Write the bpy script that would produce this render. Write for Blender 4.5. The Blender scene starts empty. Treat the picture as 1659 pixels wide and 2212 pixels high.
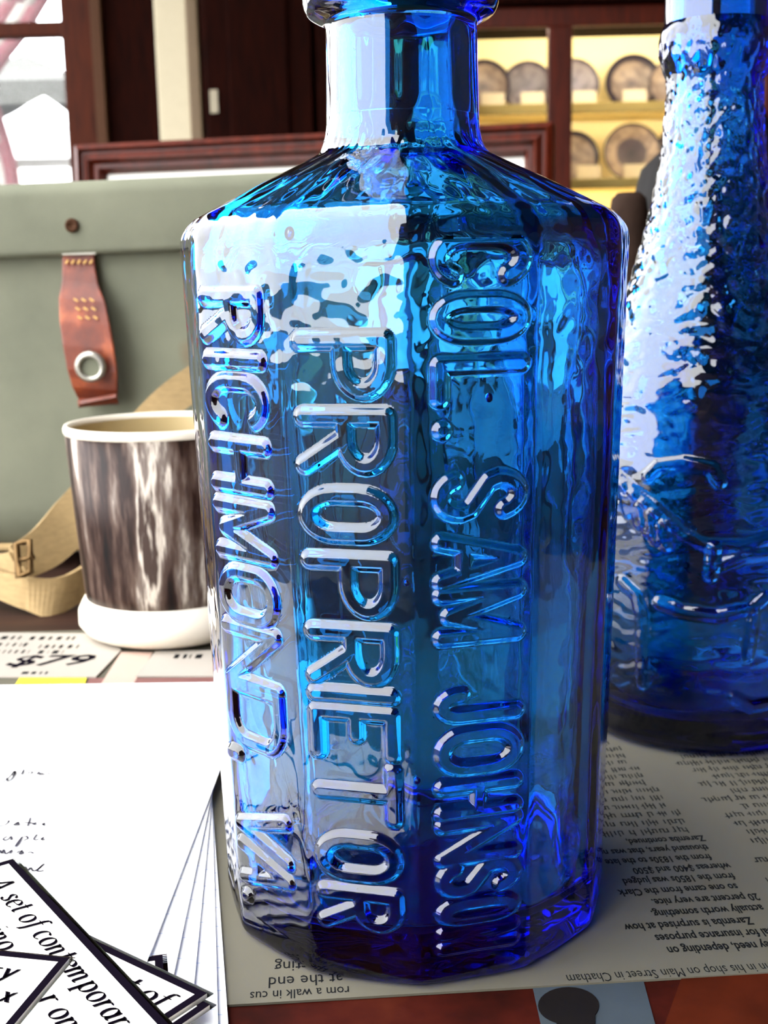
import bpy, bmesh, math, random
import numpy as np
from mathutils import Vector, Matrix

random.seed(7)
rng = np.random.default_rng(11)
scene = bpy.context.scene
COL = scene.collection

# ------------------------------------------------------------------ camera
W, H, F = 1659.0, 2212.0, 2648.26
PITCH, ROLL, YAW = 0.1887, -0.0202, -0.0207
CAM = Vector((0.0, -0.2649, 0.1405))
_f = Vector((math.sin(YAW) * math.cos(PITCH), math.cos(YAW) * math.cos(PITCH), -math.sin(PITCH)))
_r0 = Vector((math.cos(YAW), -math.sin(YAW), 0))
_u0 = _r0.cross(_f)
_r = _r0 * math.cos(ROLL) + _u0 * math.sin(ROLL)
_u = _u0 * math.cos(ROLL) - _r0 * math.sin(ROLL)
cd = bpy.data.cameras.new('camera')
cd.sensor_fit = 'VERTICAL'
cd.sensor_height = 36.0
cd.lens = 36.0 * F / H
cd.clip_start = 0.01
cd.clip_end = 200
cd.dof.use_dof = True
cd.dof.focus_distance = 0.245
cd.dof.aperture_fstop = 0.0431 / 0.00125
cam = bpy.data.objects.new('camera', cd)
COL.objects.link(cam)
cam.matrix_world = Matrix(((_r.x, _u.x, -_f.x, CAM.x), (_r.y, _u.y, -_f.y, CAM.y),
                           (_r.z, _u.z, -_f.z, CAM.z), (0, 0, 0, 1)))
scene.camera = cam

# ------------------------------------------------------------------ light: an overcast white sky
world = bpy.data.worlds.new('overcast_sky')
scene.world = world
world.use_nodes = True
_bg = world.node_tree.nodes['Background']
_bg.inputs['Color'].default_value = (0.96, 0.98, 1.0, 1)
_bg.inputs['Strength'].default_value = 10.0
scene.view_settings.view_transform = 'Standard'
scene.view_settings.look = 'None'
scene.view_settings.gamma = 1.0
scene.view_settings.use_curve_mapping = False
scene.view_settings.exposure = 0.0
cy = scene.cycles
cy.max_bounces = 13
cy.transmission_bounces = 13
cy.use_adaptive_sampling = True
cy.adaptive_threshold = 0.15
cy.adaptive_min_samples = 16
cy.use_denoising = True
cy.glossy_bounces = 10
cy.diffuse_bounces = 4
cy.transparent_max_bounces = 32
cy.sample_clamp_indirect = 12
cy.blur_glossy = 0.3


def at_z(px, py, z=0.0):
    d = _f + _r * ((px - W / 2) / F) - _u * ((py - H / 2) / F)
    return CAM + d * ((z - CAM.z) / d.z)


def at_y(px, py, Y):
    d = _f + _r * ((px - W / 2) / F) - _u * ((py - H / 2) / F)
    return CAM + d * ((Y - CAM.y) / d.y)


# ------------------------------------------------------------------ materials
def srgb(r, g, b):
    def c(v):
        v /= 255.0
        return v / 12.92 if v <= 0.04045 else ((v + 0.055) / 1.055) ** 2.4
    return (c(r), c(g), c(b), 1.0)


class NT:
    def __init__(self, name):
        self.m = bpy.data.materials.new(name)
        self.m.use_nodes = True
        self.t = self.m.node_tree
        self.b = self.t.nodes['Principled BSDF']
        self.out = self.t.nodes['Material Output']

    def n(self, kind, **kw):
        nd = self.t.nodes.new(kind)
        for k, v in kw.items():
            if k in nd.inputs:
                nd.inputs[k].default_value = v
            else:
                setattr(nd, k, v)
        return nd

    def l(self, a, b):
        self.t.links.new(a, b)

    def coords(self, scale=(1, 1, 1), rot=(0, 0, 0), kind='Object'):
        tc = self.n('ShaderNodeTexCoord')
        mp = self.n('ShaderNodeMapping')
        mp.inputs['Scale'].default_value = scale
        mp.inputs['Rotation'].default_value = rot
        self.l(tc.outputs[kind], mp.inputs['Vector'])
        return mp.outputs['Vector']

    def noise(self, vec, scale, detail=4.0, rough=0.55):
        nz = self.n('ShaderNodeTexNoise')
        nz.inputs['Scale'].default_value = scale
        nz.inputs['Detail'].default_value = detail
        nz.inputs['Roughness'].default_value = rough
        self.l(vec, nz.inputs['Vector'])
        return nz.outputs['Fac']

    def ramp(self, fac, stops):
        rp = self.n('ShaderNodeValToRGB')
        el = rp.color_ramp.elements
        while len(el) < len(stops):
            el.new(0.5)
        for e, (p, c) in zip(el, stops):
            e.position = p
            e.color = c
        self.l(fac, rp.inputs['Fac'])
        return rp.outputs['Color']

    def mix(self, fac, a, b, mode='MIX'):
        mx = self.n('ShaderNodeMix', data_type='RGBA', blend_type=mode)
        for sock, v in ((mx.inputs[0], fac), (mx.inputs[6], a), (mx.inputs[7], b)):
            if hasattr(v, 'links'):
                self.l(v, sock)
            else:
                sock.default_value = v
        return mx.outputs[2]

    def bump(self, fac, strength=0.2, dist=0.001):
        bp = self.n('ShaderNodeBump')
        bp.inputs['Strength'].default_value = strength
        bp.inputs['Distance'].default_value = dist
        self.l(fac, bp.inputs['Height'])
        self.l(bp.outputs['Normal'], self.b.inputs['Normal'])


def plain(name, col, rough=0.6, var=0.12, scale=40, metallic=0.0, bump=0.0, coat=0.0, stretch=(1, 1, 1), spec=0.4):
    t = NT(name)
    v = t.coords(stretch)
    f = t.noise(v, scale)
    c = t.ramp(f, [(0.25, tuple(x * (1 - var) for x in col[:3]) + (1,)),
                   (0.75, tuple(min(1, x * (1 + var)) for x in col[:3]) + (1,))])
    t.l(c, t.b.inputs['Base Color'])
    t.b.inputs['Roughness'].default_value = rough
    t.b.inputs['Metallic'].default_value = metallic
    t.b.inputs['Specular IOR Level'].default_value = spec
    t.b.inputs['Coat Weight'].default_value = coat
    if bump:
        t.bump(f, bump)
    return t.m


def wood(name, dark, light, rough=0.4, scale=12, stretch=(8, 8, 0.7), spec=0.25):
    t = NT(name)
    v = t.coords(stretch)
    f = t.noise(v, scale, 6, 0.6)
    c = t.ramp(f, [(0.3, dark), (0.7, light)])
    t.l(c, t.b.inputs['Base Color'])
    t.b.inputs['Roughness'].default_value = rough
    t.b.inputs['Specular IOR Level'].default_value = spec
    t.bump(f, 0.12, 0.002)
    return t.m


def glass(name, density, col, rough=0.0, ior=1.5):
    t = NT(name)
    t.t.nodes.remove(t.b)
    g = t.n('ShaderNodeBsdfGlass')
    g.inputs['IOR'].default_value = ior
    g.inputs['Roughness'].default_value = rough
    g.inputs['Color'].default_value = (1, 1, 1, 1)
    tr = t.n('ShaderNodeBsdfTransparent')
    at = t.n('ShaderNodeAttribute', attribute_name='cut')
    mx = t.n('ShaderNodeMixShader')
    t.l(at.outputs['Fac'], mx.inputs[0])
    t.l(g.outputs[0], mx.inputs[1])
    t.l(tr.outputs[0], mx.inputs[2])
    t.l(mx.outputs[0], t.out.inputs['Surface'])
    va = t.n('ShaderNodeVolumeAbsorption')
    va.inputs['Density'].default_value = density
    va.inputs['Color'].default_value = col
    t.l(va.outputs[0], t.out.inputs['Volume'])
    if hasattr(t.m.cycles, 'homogeneous_volume'):
        t.m.cycles.homogeneous_volume = True
    return t.m


M = {}
M['glass'] = glass('cobalt_blue_glass', 540.0, (0.0, 0.715, 0.955, 1), ior=1.6)
M['glass_dark'] = glass('deep_blue_glass', 600.0, (0.0, 0.68, 0.945, 1), ior=1.6)
M['mahogany'] = wood('mahogany', srgb(44, 9, 1), srgb(84, 25, 6), 0.45)
M['dark_wood'] = wood('dark_wood', srgb(12, 2, 1), srgb(30, 6, 2), 0.8, spec=0.03)
M['brown_wood'] = wood('brown_wood', srgb(42, 12, 1), srgb(64, 22, 3), 0.6, spec=0.08)
M['table_wood'] = wood('table_wood', srgb(26, 12, 7), srgb(54, 28, 16), 0.6, 10, (1, 9, 1))
M['floor_wood'] = wood('floor_wood', srgb(34, 20, 13), srgb(58, 38, 26), 0.6, 8, (0.7, 8, 1))
M['wall_paint'] = plain('wall_paint', srgb(70, 44, 32), 0.8, 0.1, 20)
M['ceiling_paint'] = plain('ceiling_paint', srgb(92, 74, 58), 0.85, 0.1, 20)
M['cream'] = plain('cream_paint', srgb(176, 164, 136), 0.6, 0.03, 30)
M['tan'] = plain('tan_paint', srgb(92, 72, 45), 0.6, 0.06, 30)
M['label'] = plain('label_card_stock', srgb(150, 140, 120), 0.8, 0.03, 40, spec=0.1)
M['lip'] = plain('shelf_edge_paint', srgb(128, 112, 66), 0.8, 0.03, 20, spec=0.1)
M['casing'] = plain('dull_brown_paint', srgb(64, 40, 24), 0.7, 0.06, 30, spec=0.1)
M['cab_back'] = plain('cabinet_back_paint', srgb(236, 218, 160), 0.7, 0.03, 12)
M['paper'] = plain('white_paper', srgb(244, 242, 236), 0.75, 0.015, 60)
M['ink'] = plain('black_ink', srgb(10, 5, 16), 0.9, 0.1, 60, spec=0.02)
M['news_ink'] = plain('newsprint_ink', srgb(18, 19, 21), 0.9, 0.1, 200, spec=0.05)
M['pen_ink'] = plain('pen_ink', srgb(40, 36, 50), 0.6, 0.15, 200)
M['newsprint'] = plain('newsprint', srgb(92, 88, 76), 0.9, 0.06, 18, spec=0.1)
M['card'] = plain('card_stock', srgb(247, 243, 232), 0.35, 0.01, 40, coat=0.5)
M['yellow'] = plain('yellow_card', srgb(232, 214, 50), 0.6, 0.03, 40)
M['brass'] = plain('worn_brass', srgb(96, 74, 46), 0.4, 0.2, 60, metallic=0.9)
M['steel'] = plain('dull_steel', srgb(176, 172, 160), 0.38, 0.1, 60, metallic=0.8)
M['webbing'] = plain('cotton_webbing', srgb(162, 136, 94), 0.9, 0.14, 220, bump=0.3, stretch=(1, 1, 3))
M['stitch'] = plain('stitch_thread', srgb(206, 164, 96), 0.9, 0.1, 200)
M['black_leather'] = plain('black_leather', srgb(10, 7, 6), 0.7, 0.3, 90, bump=0.25, spec=0.08)
M['brown_leather'] = plain('brown_felt', srgb(44, 32, 26), 0.9, 0.25, 120, bump=0.2, spec=0.05)
M['tent'] = plain('white_canvas', srgb(240, 240, 238), 0.8, 0.03, 3)
M['tent_gray'] = plain('grey_canvas', srgb(60, 60, 56), 0.85, 0.1, 3)
M['flag_red'] = plain('red_cloth', srgb(104, 46, 54), 0.8, 0.06, 8)
M['flag_white'] = plain('white_cloth', srgb(150, 146, 138), 0.8, 0.03, 8)
M['ground'] = plain('dark_asphalt', srgb(62, 60, 58), 0.95, 0.2, 6, spec=0.1)
M['matboard'] = plain('mat_board', srgb(240, 236, 226), 0.8, 0.02, 20)
M['gold_trim'] = plain('gilt_edge', srgb(150, 110, 60), 0.4, 0.1, 20)
M['ceramic'] = plain('white_glaze', srgb(226, 216, 198), 0.4, 0.02, 20, spec=0.2)
M['mug_inside'] = plain('cream_glaze', srgb(176, 156, 112), 0.4, 0.04, 20)


def leather():
    t = NT('chestnut_leather')
    v = t.coords()
    f = t.noise(v, 60, 6)
    c = t.ramp(f, [(0.3, srgb(70, 26, 12)), (0.55, srgb(116, 48, 22)), (0.75, srgb(176, 90, 46))])
    t.l(c, t.b.inputs['Base Color'])
    t.b.inputs['Roughness'].default_value = 0.45
    t.bump(t.noise(v, 500, 3), 0.2, 0.0005)
    return t.m


def sage():
    t = NT('sage_green_canvas')
    v = t.coords()
    f = t.noise(v, 14, 5)
    base = t.ramp(f, [(0.3, srgb(92, 94, 77)), (0.7, srgb(116, 117, 97))])
    sp = t.noise(v, 26, 2, 0.4)
    spots = t.ramp(sp, [(0.72, (0, 0, 0, 1)), (0.82, (0.6, 0.6, 0.6, 1))])
    c = t.mix(spots, base, srgb(112, 78, 46))
    t.l(c, t.b.inputs['Base Color'])
    t.b.inputs['Roughness'].default_value = 0.8
    t.bump(t.noise(v, 900, 2), 0.25, 0.0004)
    return t.m


def marbled():
    t = NT('marbled_slip_glaze')
    v = t.coords((1.0, 1.0, 0.13), (0.0, 0.16, 0))
    f = t.noise(v, 95, 5, 0.62)
    c = t.ramp(f, [(0.34, srgb(8, 4, 4)), (0.43, srgb(38, 22, 17)), (0.50, srgb(74, 58, 50)),
                   (0.555, srgb(108, 96, 88)), (0.60, srgb(190, 178, 164)), (0.66, srgb(58, 44, 38))])
    f2 = t.noise(v, 40, 2, 0.5)
    m2 = t.ramp(f2, [(0.70, (0, 0, 0, 1)), (0.74, (1, 1, 1, 1))])
    c = t.mix(m2, c, srgb(20, 52, 96))
    t.l(c, t.b.inputs['Base Color'])
    t.b.inputs['Roughness'].default_value = 0.42
    t.b.inputs['Specular IOR Level'].default_value = 0.15
    return t.m


def ruled():
    t = NT('ruled_paper')
    tc = t.n('ShaderNodeTexCoord')
    sp = t.n('ShaderNodeSeparateXYZ')
    t.l(tc.outputs['Object'], sp.inputs[0])
    m1 = t.n('ShaderNodeMath', operation='MULTIPLY')
    m1.inputs[1].default_value = 1 / 0.0082
    t.l(sp.outputs['Y'], m1.inputs[0])
    m2 = t.n('ShaderNodeMath', operation='FRACT')
    t.l(m1.outputs[0], m2.inputs[0])
    c = t.ramp(m2.outputs[0], [(0.0, srgb(206, 213, 228)), (0.035, srgb(206, 213, 228)), (0.05, srgb(243, 241, 236))])
    t.l(c, t.b.inputs['Base Color'])
    t.b.inputs['Roughness'].default_value = 0.75
    return t.m


def transfer_plate(name, inner, seed):
    t = NT(name)
    v = t.coords()
    ln = t.n('ShaderNodeVectorMath', operation='LENGTH')
    sx = t.n('ShaderNodeSeparateXYZ')
    cb = t.n('ShaderNodeCombineXYZ')
    t.l(v, sx.inputs[0])
    t.l(sx.outputs['X'], cb.inputs[0])
    t.l(sx.outputs['Y'], cb.inputs[1])
    t.l(cb.outputs[0], ln.inputs[0])
    sc = t.n('ShaderNodeMath', operation='MULTIPLY')
    sc.inputs[1].default_value = 1 / 0.13
    t.l(ln.outputs['Value'], sc.inputs[0])
    dk, md, lt = srgb(30, 24, 34), srgb(62, 52, 58), srgb(128, 112, 98)
    if inner == 'ring':
        st = [(0.0, dk), (0.34, md), (0.40, lt), (0.62, lt), (0.68, dk), (0.9, md), (1.0, dk)]
    elif inner == 'scene':
        st = [(0.0, md), (0.22, lt), (0.5, lt), (0.58, dk), (0.95, dk), (1.0, md)]
    else:
        st = [(0.0, srgb(88, 82, 92)), (0.5, srgb(112, 104, 104)), (0.6, md), (0.95, md), (1.0, lt)]
    c = t.ramp(sc.outputs[0], st)
    f = t.noise(t.coords((1, 1, 1), (0, 0, seed)), 26, 4, 0.6)
    pat = t.ramp(f, [(0.44, (0, 0, 0, 1)), (0.56, (1, 1, 1, 1))])
    mm = t.n('ShaderNodeMath', operation='MULTIPLY')
    mm.inputs[1].default_value = 0.45
    t.l(pat, mm.inputs[0])
    c2 = t.mix(mm.outputs[0], c, srgb(36, 30, 42))
    t.l(c2, t.b.inputs['Base Color'])
    t.b.inputs['Roughness'].default_value = 0.4
    t.b.inputs['Specular IOR Level'].default_value = 0.2
    return t.m


def picture_page():
    t = NT('colour_picture_print')
    v = t.coords()
    f = t.noise(v, 30, 5, 0.6)
    c = t.ramp(f, [(0.3, srgb(24, 5, 3)), (0.5, srgb(52, 13, 6)), (0.62, srgb(64, 22, 10)), (0.75, srgb(30, 14, 11))])
    t.l(c, t.b.inputs['Base Color'])
    t.b.inputs['Roughness'].default_value = 0.8
    t.b.inputs['Specular IOR Level'].default_value = 0.05
    return t.m


def pane_glass():
    t = NT('clear_pane')
    t.t.nodes.remove(t.b)
    fr = t.n('ShaderNodeFresnel')
    fr.inputs['IOR'].default_value = 1.25
    tr = t.n('ShaderNodeBsdfTransparent')
    gl = t.n('ShaderNodeBsdfGlossy')
    gl.inputs['Roughness'].default_value = 0.02
    mx = t.n('ShaderNodeMixShader')
    t.l(fr.outputs[0], mx.inputs[0])
    t.l(tr.outputs[0], mx.inputs[1])
    t.l(gl.outputs[0], mx.inputs[2])
    t.l(mx.outputs[0], t.out.inputs['Surface'])
    return t.m


def emitter(name, col, strength):
    t = NT(name)
    t.b.inputs['Base Color'].default_value = col
    t.b.inputs['Emission Color'].default_value = col
    t.b.inputs['Emission Strength'].default_value = strength
    return t.m


M['leather'] = leather()
M['sage'] = sage()
M['marbled'] = marbled()
M['ruled'] = ruled()
M['picture'] = picture_page()
M['pane'] = pane_glass()
M['tube'] = emitter('lit_tube', (1.0, 0.88, 0.66, 1), 80.0)
M['laminate'] = pane_glass()
M['laminate'].name = 'laminate_edge'


# ------------------------------------------------------------------ mesh helpers
class MB:
    def __init__(self):
        self.v, self.f = [], []

    def add(self, vs, fs):
        o = len(self.v)
        self.v += [tuple(p) for p in vs]
        self.f += [tuple(i + o for i in q) for q in fs]
        return self

    def box(self, x0, x1, y0, y1, z0, z1):
        vs = [(x, y, z) for z in (z0, z1) for y in (y0, y1) for x in (x0, x1)]
        return self.add(vs, [(0, 2, 3, 1), (4, 5, 7, 6), (0, 1, 5, 4), (2, 6, 7, 3), (0, 4, 6, 2), (1, 3, 7, 5)])

    def prism(self, poly, z0, z1):
        n = len(poly)
        vs = [(x, y, z0) for x, y in poly] + [(x, y, z1) for x, y in poly]
        fs = [tuple(range(n - 1, -1, -1)), tuple(range(n, 2 * n))]
        fs += [(i, (i + 1) % n, n + (i + 1) % n, n + i) for i in range(n)]
        return self.add(vs, fs)

    def lathe(self, prof, seg=48, cx=0, cy=0, close=False):
        n = len(prof)
        vs = [(cx + r * math.cos(2 * math.pi * k / seg), cy + r * math.sin(2 * math.pi * k / seg), z)
              for (r, z) in prof for k in range(seg)]
        fs = []
        for i in range(n if close else n - 1):
            j = (i + 1) % n
            for k in range(seg):
                k2 = (k + 1) % seg
                fs.append((i * seg + k, i * seg + k2, j * seg + k2, j * seg + k))
        return self.add(vs, fs)

    def ribbon(self, pts, wv, th):
        """pts: centre line, wv: width vectors, th: thickness"""
        n = len(pts)
        P = [Vector(p) for p in pts]
        vs = []
        for i in range(n):
            tng = (P[min(i + 1, n - 1)] - P[max(i - 1, 0)]).normalized()
            w = Vector(wv[i])
            nn = tng.cross(w).normalized() * (th / 2)
            vs += [P[i] - w / 2 - nn, P[i] + w / 2 - nn, P[i] + w / 2 + nn, P[i] - w / 2 + nn]
        fs = [(3, 2, 1, 0), (4 * n - 4, 4 * n - 3, 4 * n - 2, 4 * n - 1)]
        for i in range(n - 1):
            a, b = 4 * i, 4 * i + 4
            for k in range(4):
                fs.append((a + k, a + (k + 1) % 4, b + (k + 1) % 4, b + k))
        return self.add(vs, fs)

    def tube(self, pts, r, seg=8, closed=False):
        P = [Vector(p) for p in pts]
        n = len(P)
        vs = []
        for i in range(n):
            a = P[(i - 1) % n] if closed else P[max(i - 1, 0)]
            b = P[(i + 1) % n] if closed else P[min(i + 1, n - 1)]
            t = (b - a).normalized()
            q = t.to_track_quat('Z', 'Y')
            for k in range(seg):
                an = 2 * math.pi * k / seg
                vs.append(P[i] + q @ Vector((r * math.cos(an), r * math.sin(an), 0)))
        fs = []
        for i in range(n if closed else n - 1):
            j = (i + 1) % n
            for k in range(seg):
                k2 = (k + 1) % seg
                fs.append((i * seg + k, i * seg + k2, j * seg + k2, j * seg + k))
        if not closed:
            fs += [tuple(range(seg - 1, -1, -1)), tuple((n - 1) * seg + k for k in range(seg))]
        return self.add(vs, fs)

    def build(self, name, mat, parent=None, smooth=False, bevel=0.0, sub=0, offset=None):
        me = bpy.data.meshes.new(name)
        me.from_pydata([tuple(p) for p in self.v], [], self.f)
        bm = bmesh.new()
        bm.from_mesh(me)
        bmesh.ops.recalc_face_normals(bm, faces=bm.faces)
        if bevel:
            bmesh.ops.bevel(bm, geom=list(bm.edges), offset=bevel, segments=2, affect='EDGES', profile=0.6, clamp_overlap=True)
        bm.to_mesh(me)
        bm.free()
        if smooth:
            me.polygons.foreach_set('use_smooth', [True] * len(me.polygons))
        me.materials.append(M[mat] if isinstance(mat, str) else mat)
        o = bpy.data.objects.new(name, me)
        COL.objects.link(o)
        if parent:
            o.parent = parent
        if offset is not None:
            o.location = offset
        if sub:
            md = o.modifiers.new('sub', 'SUBSURF')
            md.levels = md.render_levels = sub
        return o


def smooth_by_angle(o, deg=35):
    me = o.data
    bm = bmesh.new()
    bm.from_mesh(me)
    for e in bm.edges:
        if len(e.link_faces) == 2 and e.calc_face_angle(0) > math.radians(deg):
            e.smooth = False
    for f in bm.faces:
        f.smooth = True
    bm.to_mesh(me)
    bm.free()
    return o


def thing(name, label, cat, loc=(0, 0, 0), rz=0.0, group=None):
    o = bpy.data.objects.new(name, None)
    COL.objects.link(o)
    o.empty_display_size = 0.01
    o.location = loc
    o.rotation_euler = (0, 0, rz)
    o['label'] = label
    o['category'] = cat
    if group:
        o['group'] = group
    return o


def tag(o, label, cat, group=None):
    o['label'] = label
    o['category'] = cat
    if group:
        o['group'] = group
    return o


def struct(o, label=None):
    o['kind'] = 'structure'
    if label:
        o['label'] = label
    return o


# ------------------------------------------------------------------ the place: an open-sided shop porch
FLOOR = -0.75
CEIL = 1.9
YB = 4.0                                           # back wall
struct(MB().box(-1.6, 2.6, -2.2, YB, FLOOR - 0.05, FLOOR).build('floor', 'floor_wood'), 'brown plank floor of the shop')
struct(MB().box(-14, 14, -8, 20, FLOOR - 0.35, FLOOR - 0.06).build('ground', 'ground'), 'dark asphalt ground outside')
struct(MB().box(-0.24, 2.6, -2.2, YB + 0.1, CEIL, CEIL + 0.1).build('ceiling', 'ceiling_paint'), 'dim shop ceiling')
struct(MB().box(-1.6, -0.24, 0.55, YB + 0.1, CEIL, CEIL + 0.1).build('ceiling', 'ceiling_paint'), 'dim ceiling bay at the back of the shop')
struct(MB().box(2.5, 2.6, -2.2, YB + 0.1, FLOOR, CEIL).build('wall_right', 'wall_paint'), 'dark brown side wall')
struct(MB().box(-0.95, 2.5, -2.2, -2.1, FLOOR, CEIL).build('wall_front', 'wall_paint'), 'dark brown front wall')
WJ = at_y(142, 100, YB).x                           # window jamb position
wz0, wz1 = 0.02, 1.5
struct(MB().box(WJ + 0.02, 2.5, YB, YB + 0.1, FLOOR, CEIL).build('wall_back', 'wall_paint'), 'dark back wall of the shop')
struct(MB().box(-3.4, WJ + 0.02, YB, YB + 0.1, FLOOR, wz0).build('wall_back_sill', 'wall_paint'), 'wall under the window')
# window looking out on the tents
win = bpy.data.objects.new('window_1', None)
COL.objects.link(win)
win['kind'] = 'structure'
win['label'] = 'brown framed window onto white tents'
x205, x232 = at_y(207, 150, YB - 0.03).x, at_y(230, 150, YB - 0.03).x
MB().box(WJ, x205, YB - 0.05, YB + 0.12, wz0, CEIL).build('window_jamb', 'brown_wood', win, bevel=0.006)
MB().box(x205, x232, YB - 0.07, YB, wz0 - 0.3, CEIL).build('window_casing', 'casing', win, bevel=0.004)
MB().box(-3.4, -3.3, YB - 0.05, YB + 0.12, wz0, CEIL).build('window_jamb', 'brown_wood', win, bevel=0.006)
mz = at_y(70, 60, YB).z
MB().box(-3.3, WJ, YB + 0.0, YB + 0.06, mz - 0.026, mz + 0.02).build('muntin', 'brown_wood', win, bevel=0.005)
MB().box(-3.4, WJ, YB - 0.06, YB + 0.12, wz0 - 0.03, wz0 + 0.01).build('window_sill', 'brown_wood', win, bevel=0.004)
MB().box(-3.3, WJ, YB + 0.026, YB + 0.03, wz0, CEIL).build('pane', 'pane', win)
# trim between the window and the dark wardrobe
xa, xb, xc = at_y(338, 150, YB - 0.1).x, at_y(408, 150, YB - 0.1).x, at_y(434, 150, YB - 0.1).x
struct(MB().box(x232, xa, YB - 0.04, YB, FLOOR, CEIL).build('trim_1', 'dark_wood', bevel=0.004), 'dark brown boarding beside the window')
struct(MB().box(xa, xb, YB - 0.10, YB, FLOOR, CEIL).build('trim_2', 'cream', bevel=0.006), 'cream painted door post')
struct(MB().box(xb, xc, YB - 0.12, YB, FLOOR, CEIL).build('trim_3', 'tan', bevel=0.006), 'tan edge strip of the door post')

# ------------------------------------------------------------------ outside: tents and striped bunting
def tent(px, py_eave, py_peak, half_px, Y, label, mat='tent'):
    c = at_y(px, py_eave, Y)
    pk = at_y(px, py_peak, Y)
    hw = half_px * (Y - CAM.y) / F
    t = thing('canopy_tent', label, 'tent', (c.x, Y, FLOOR - 0.06), group='canopy tents outside the window')
    ez = c.z - (FLOOR - 0.06)
    pz = pk.z - (FLOOR - 0.06)
    m = MB()
    n = 8
    ring = []
    for k in range(4 * n):
        s, u = divmod(k, n)
        a, b = [(-1, -1), (1, -1), (1, 1), (-1, 1)][s], [(1, -1), (1, 1), (-1, 1), (-1, -1)][s]
        w = u / n
        ring.append((a[0] + (b[0] - a[0]) * w, a[1] + (b[1] - a[1]) * w))
    levels = [(1, 0), (0.72, 0.2), (0.45, 0.48), (0.22, 0.78), (0.02, 1.0)]
    vs = [(x * hw * q, y * hw * q, ez + (pz - ez) * h) for q, h in levels for x, y in ring]
    N = len(ring)
    fs = [(i * N + k, i * N + (k + 1) % N, (i + 1) * N + (k + 1) % N, (i + 1) * N + k)
          for i in range(len(levels) - 1) for k in range(N)]
    m.add(vs, fs)
    m.build('roof', mat, t, smooth=True)
    vd = MB()
    vd.add([(x * hw, y * hw, ez - d) for d in (0, 0.22) for x, y in ring],
           [(k, (k + 1) % N, N + (k + 1) % N, N + k) for k in range(N)])
    vd.build('valance', mat, t)
    for sx in (-1, 1):
        for sy in (-1, 1):
            MB().box(sx * hw - 0.03, sx * hw + 0.03, sy * hw - 0.03, sy * hw + 0.03, 0, ez).build('pole', 'steel', t)
    return t


tent(100, 285, 208, 105, 9.0, 'white peaked canopy tent outside the window, nearest of the tents')
tent(60, 205, 120, 190, 13.0, 'grey canopy tent behind the white peaked one', 'tent_gray')
b = MB().box(-9, 2, 18.0, 18.3, FLOOR - 0.06, at_y(50, 320, 18).z).build('trailer', 'tent')
tag(b, 'long white trailer wall far behind the tents', 'trailer')

fl = thing('bunting', 'pink and white striped bunting draped outside the window', 'bunting', at_y(60, 60, 4.6))
FY = 4.6


def stripe(pxs, wpx, name, mat):
    pts = [at_y(x, y, FY + 0.02 * math.sin(i * 1.3)) - fl.location for i, (x, y) in enumerate(pxs)]
    # resample smooth
    P = []
    for i in range(len(pts) - 1):
        p0, p1, p2, p3 = pts[max(i - 1, 0)], pts[i], pts[i + 1], pts[min(i + 2, len(pts) - 1)]
        for k in range(6):
            t = k / 6
            P.append(0.5 * ((2 * p1) + (p2 - p0) * t + (2 * p0 - 5 * p1 + 4 * p2 - p3) * t * t + (3 * p1 - p0 - 3 * p2 + p3) * t ** 3))
    P.append(pts[-1])
    w = wpx * (FY - CAM.y) / F
    wv = []
    for i in range(len(P)):
        tg = (P[min(i + 1, len(P) - 1)] - P[max(i - 1, 0)]).normalized()
        wv.append(tg.cross(Vector((0, 1, 0))).normalized() * w)
    MB().ribbon(P, wv, 0.004).build(name, mat, fl, smooth=True)


stripe([(125, -60), (85, 5), (45, 70), (-5, 135), (-30, 190), (-10, 250), (5, 300), (22, 360), (32, 430)], 30, 'red_stripe', 'flag_red')
stripe([(70, -60), (35, -5), (-5, 55), (-45, 120), (-62, 190), (-45, 260), (-25, 330), (-10, 430)], 34, 'red_stripe', 'flag_red')
stripe([(97, -60), (60, 0), (20, 63), (-25, 128), (-46, 190), (-28, 255), (-10, 315), (10, 400), (12, 430)], 28, 'white_stripe', 'flag_white')
stripe([(42, -60), (5, -5), (-35, 50), (-75, 120), (-92, 190), (-75, 260), (-52, 340), (-40, 430)], 32, 'white_stripe', 'flag_white')

# ------------------------------------------------------------------ dark wardrobe against the back wall
wx0, wx1 = at_y(432, 150, 3.6).x, at_y(925, 150, 3.6).x
wd = thing('wardrobe', 'dark stained wooden wardrobe with panelled doors behind the blue bottle', 'wardrobe', ((wx0 + wx1) / 2, 3.78, FLOOR))
hw = (wx1 - wx0) / 2
MB().box(-hw, hw, -0.13, 0.17, 0, 2.3).build('carcass', 'dark_wood', wd, bevel=0.006)
for s in (-1, 1):
    d0, d1 = (-hw + 0.015, -0.008) if s < 0 else (0.008, hw - 0.015)
    dr = MB().box(d0, d1, -0.165, -0.13, 0.12, 2.2).build('door', 'dark_wood', wd, bevel=0.005)
    for z0, z1 in ((0.2, 0.95), (1.05, 2.1)):
        MB().box(d0 + 0.07, d1 - 0.07, -0.176, -0.165, z0, z1).build('door_panel', 'dark_wood', dr, bevel=0.005)
    MB().lathe([(0.0, 0.0), (0.012, 0.0), (0.012, 0.01), (0.016, 0.016), (0.012, 0.024), (0.0, 0.026)], 16).build(
        'knob', 'brass', dr, smooth=True, offset=(-0.03 * -s if s > 0 else -0.03, -0.19, 1.05))
tgp = at_y(460, 217, 3.59)
tg_ = MB().box(-0.012, 0.012, -0.0012, 0.0012, -0.034, 0.034).build('hang_tag', 'label', bevel=0.0005, offset=(tgp.x, 3.6105, tgp.z))
tag(tg_, 'small white tag hanging on the dark wardrobe door', 'tag')

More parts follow.
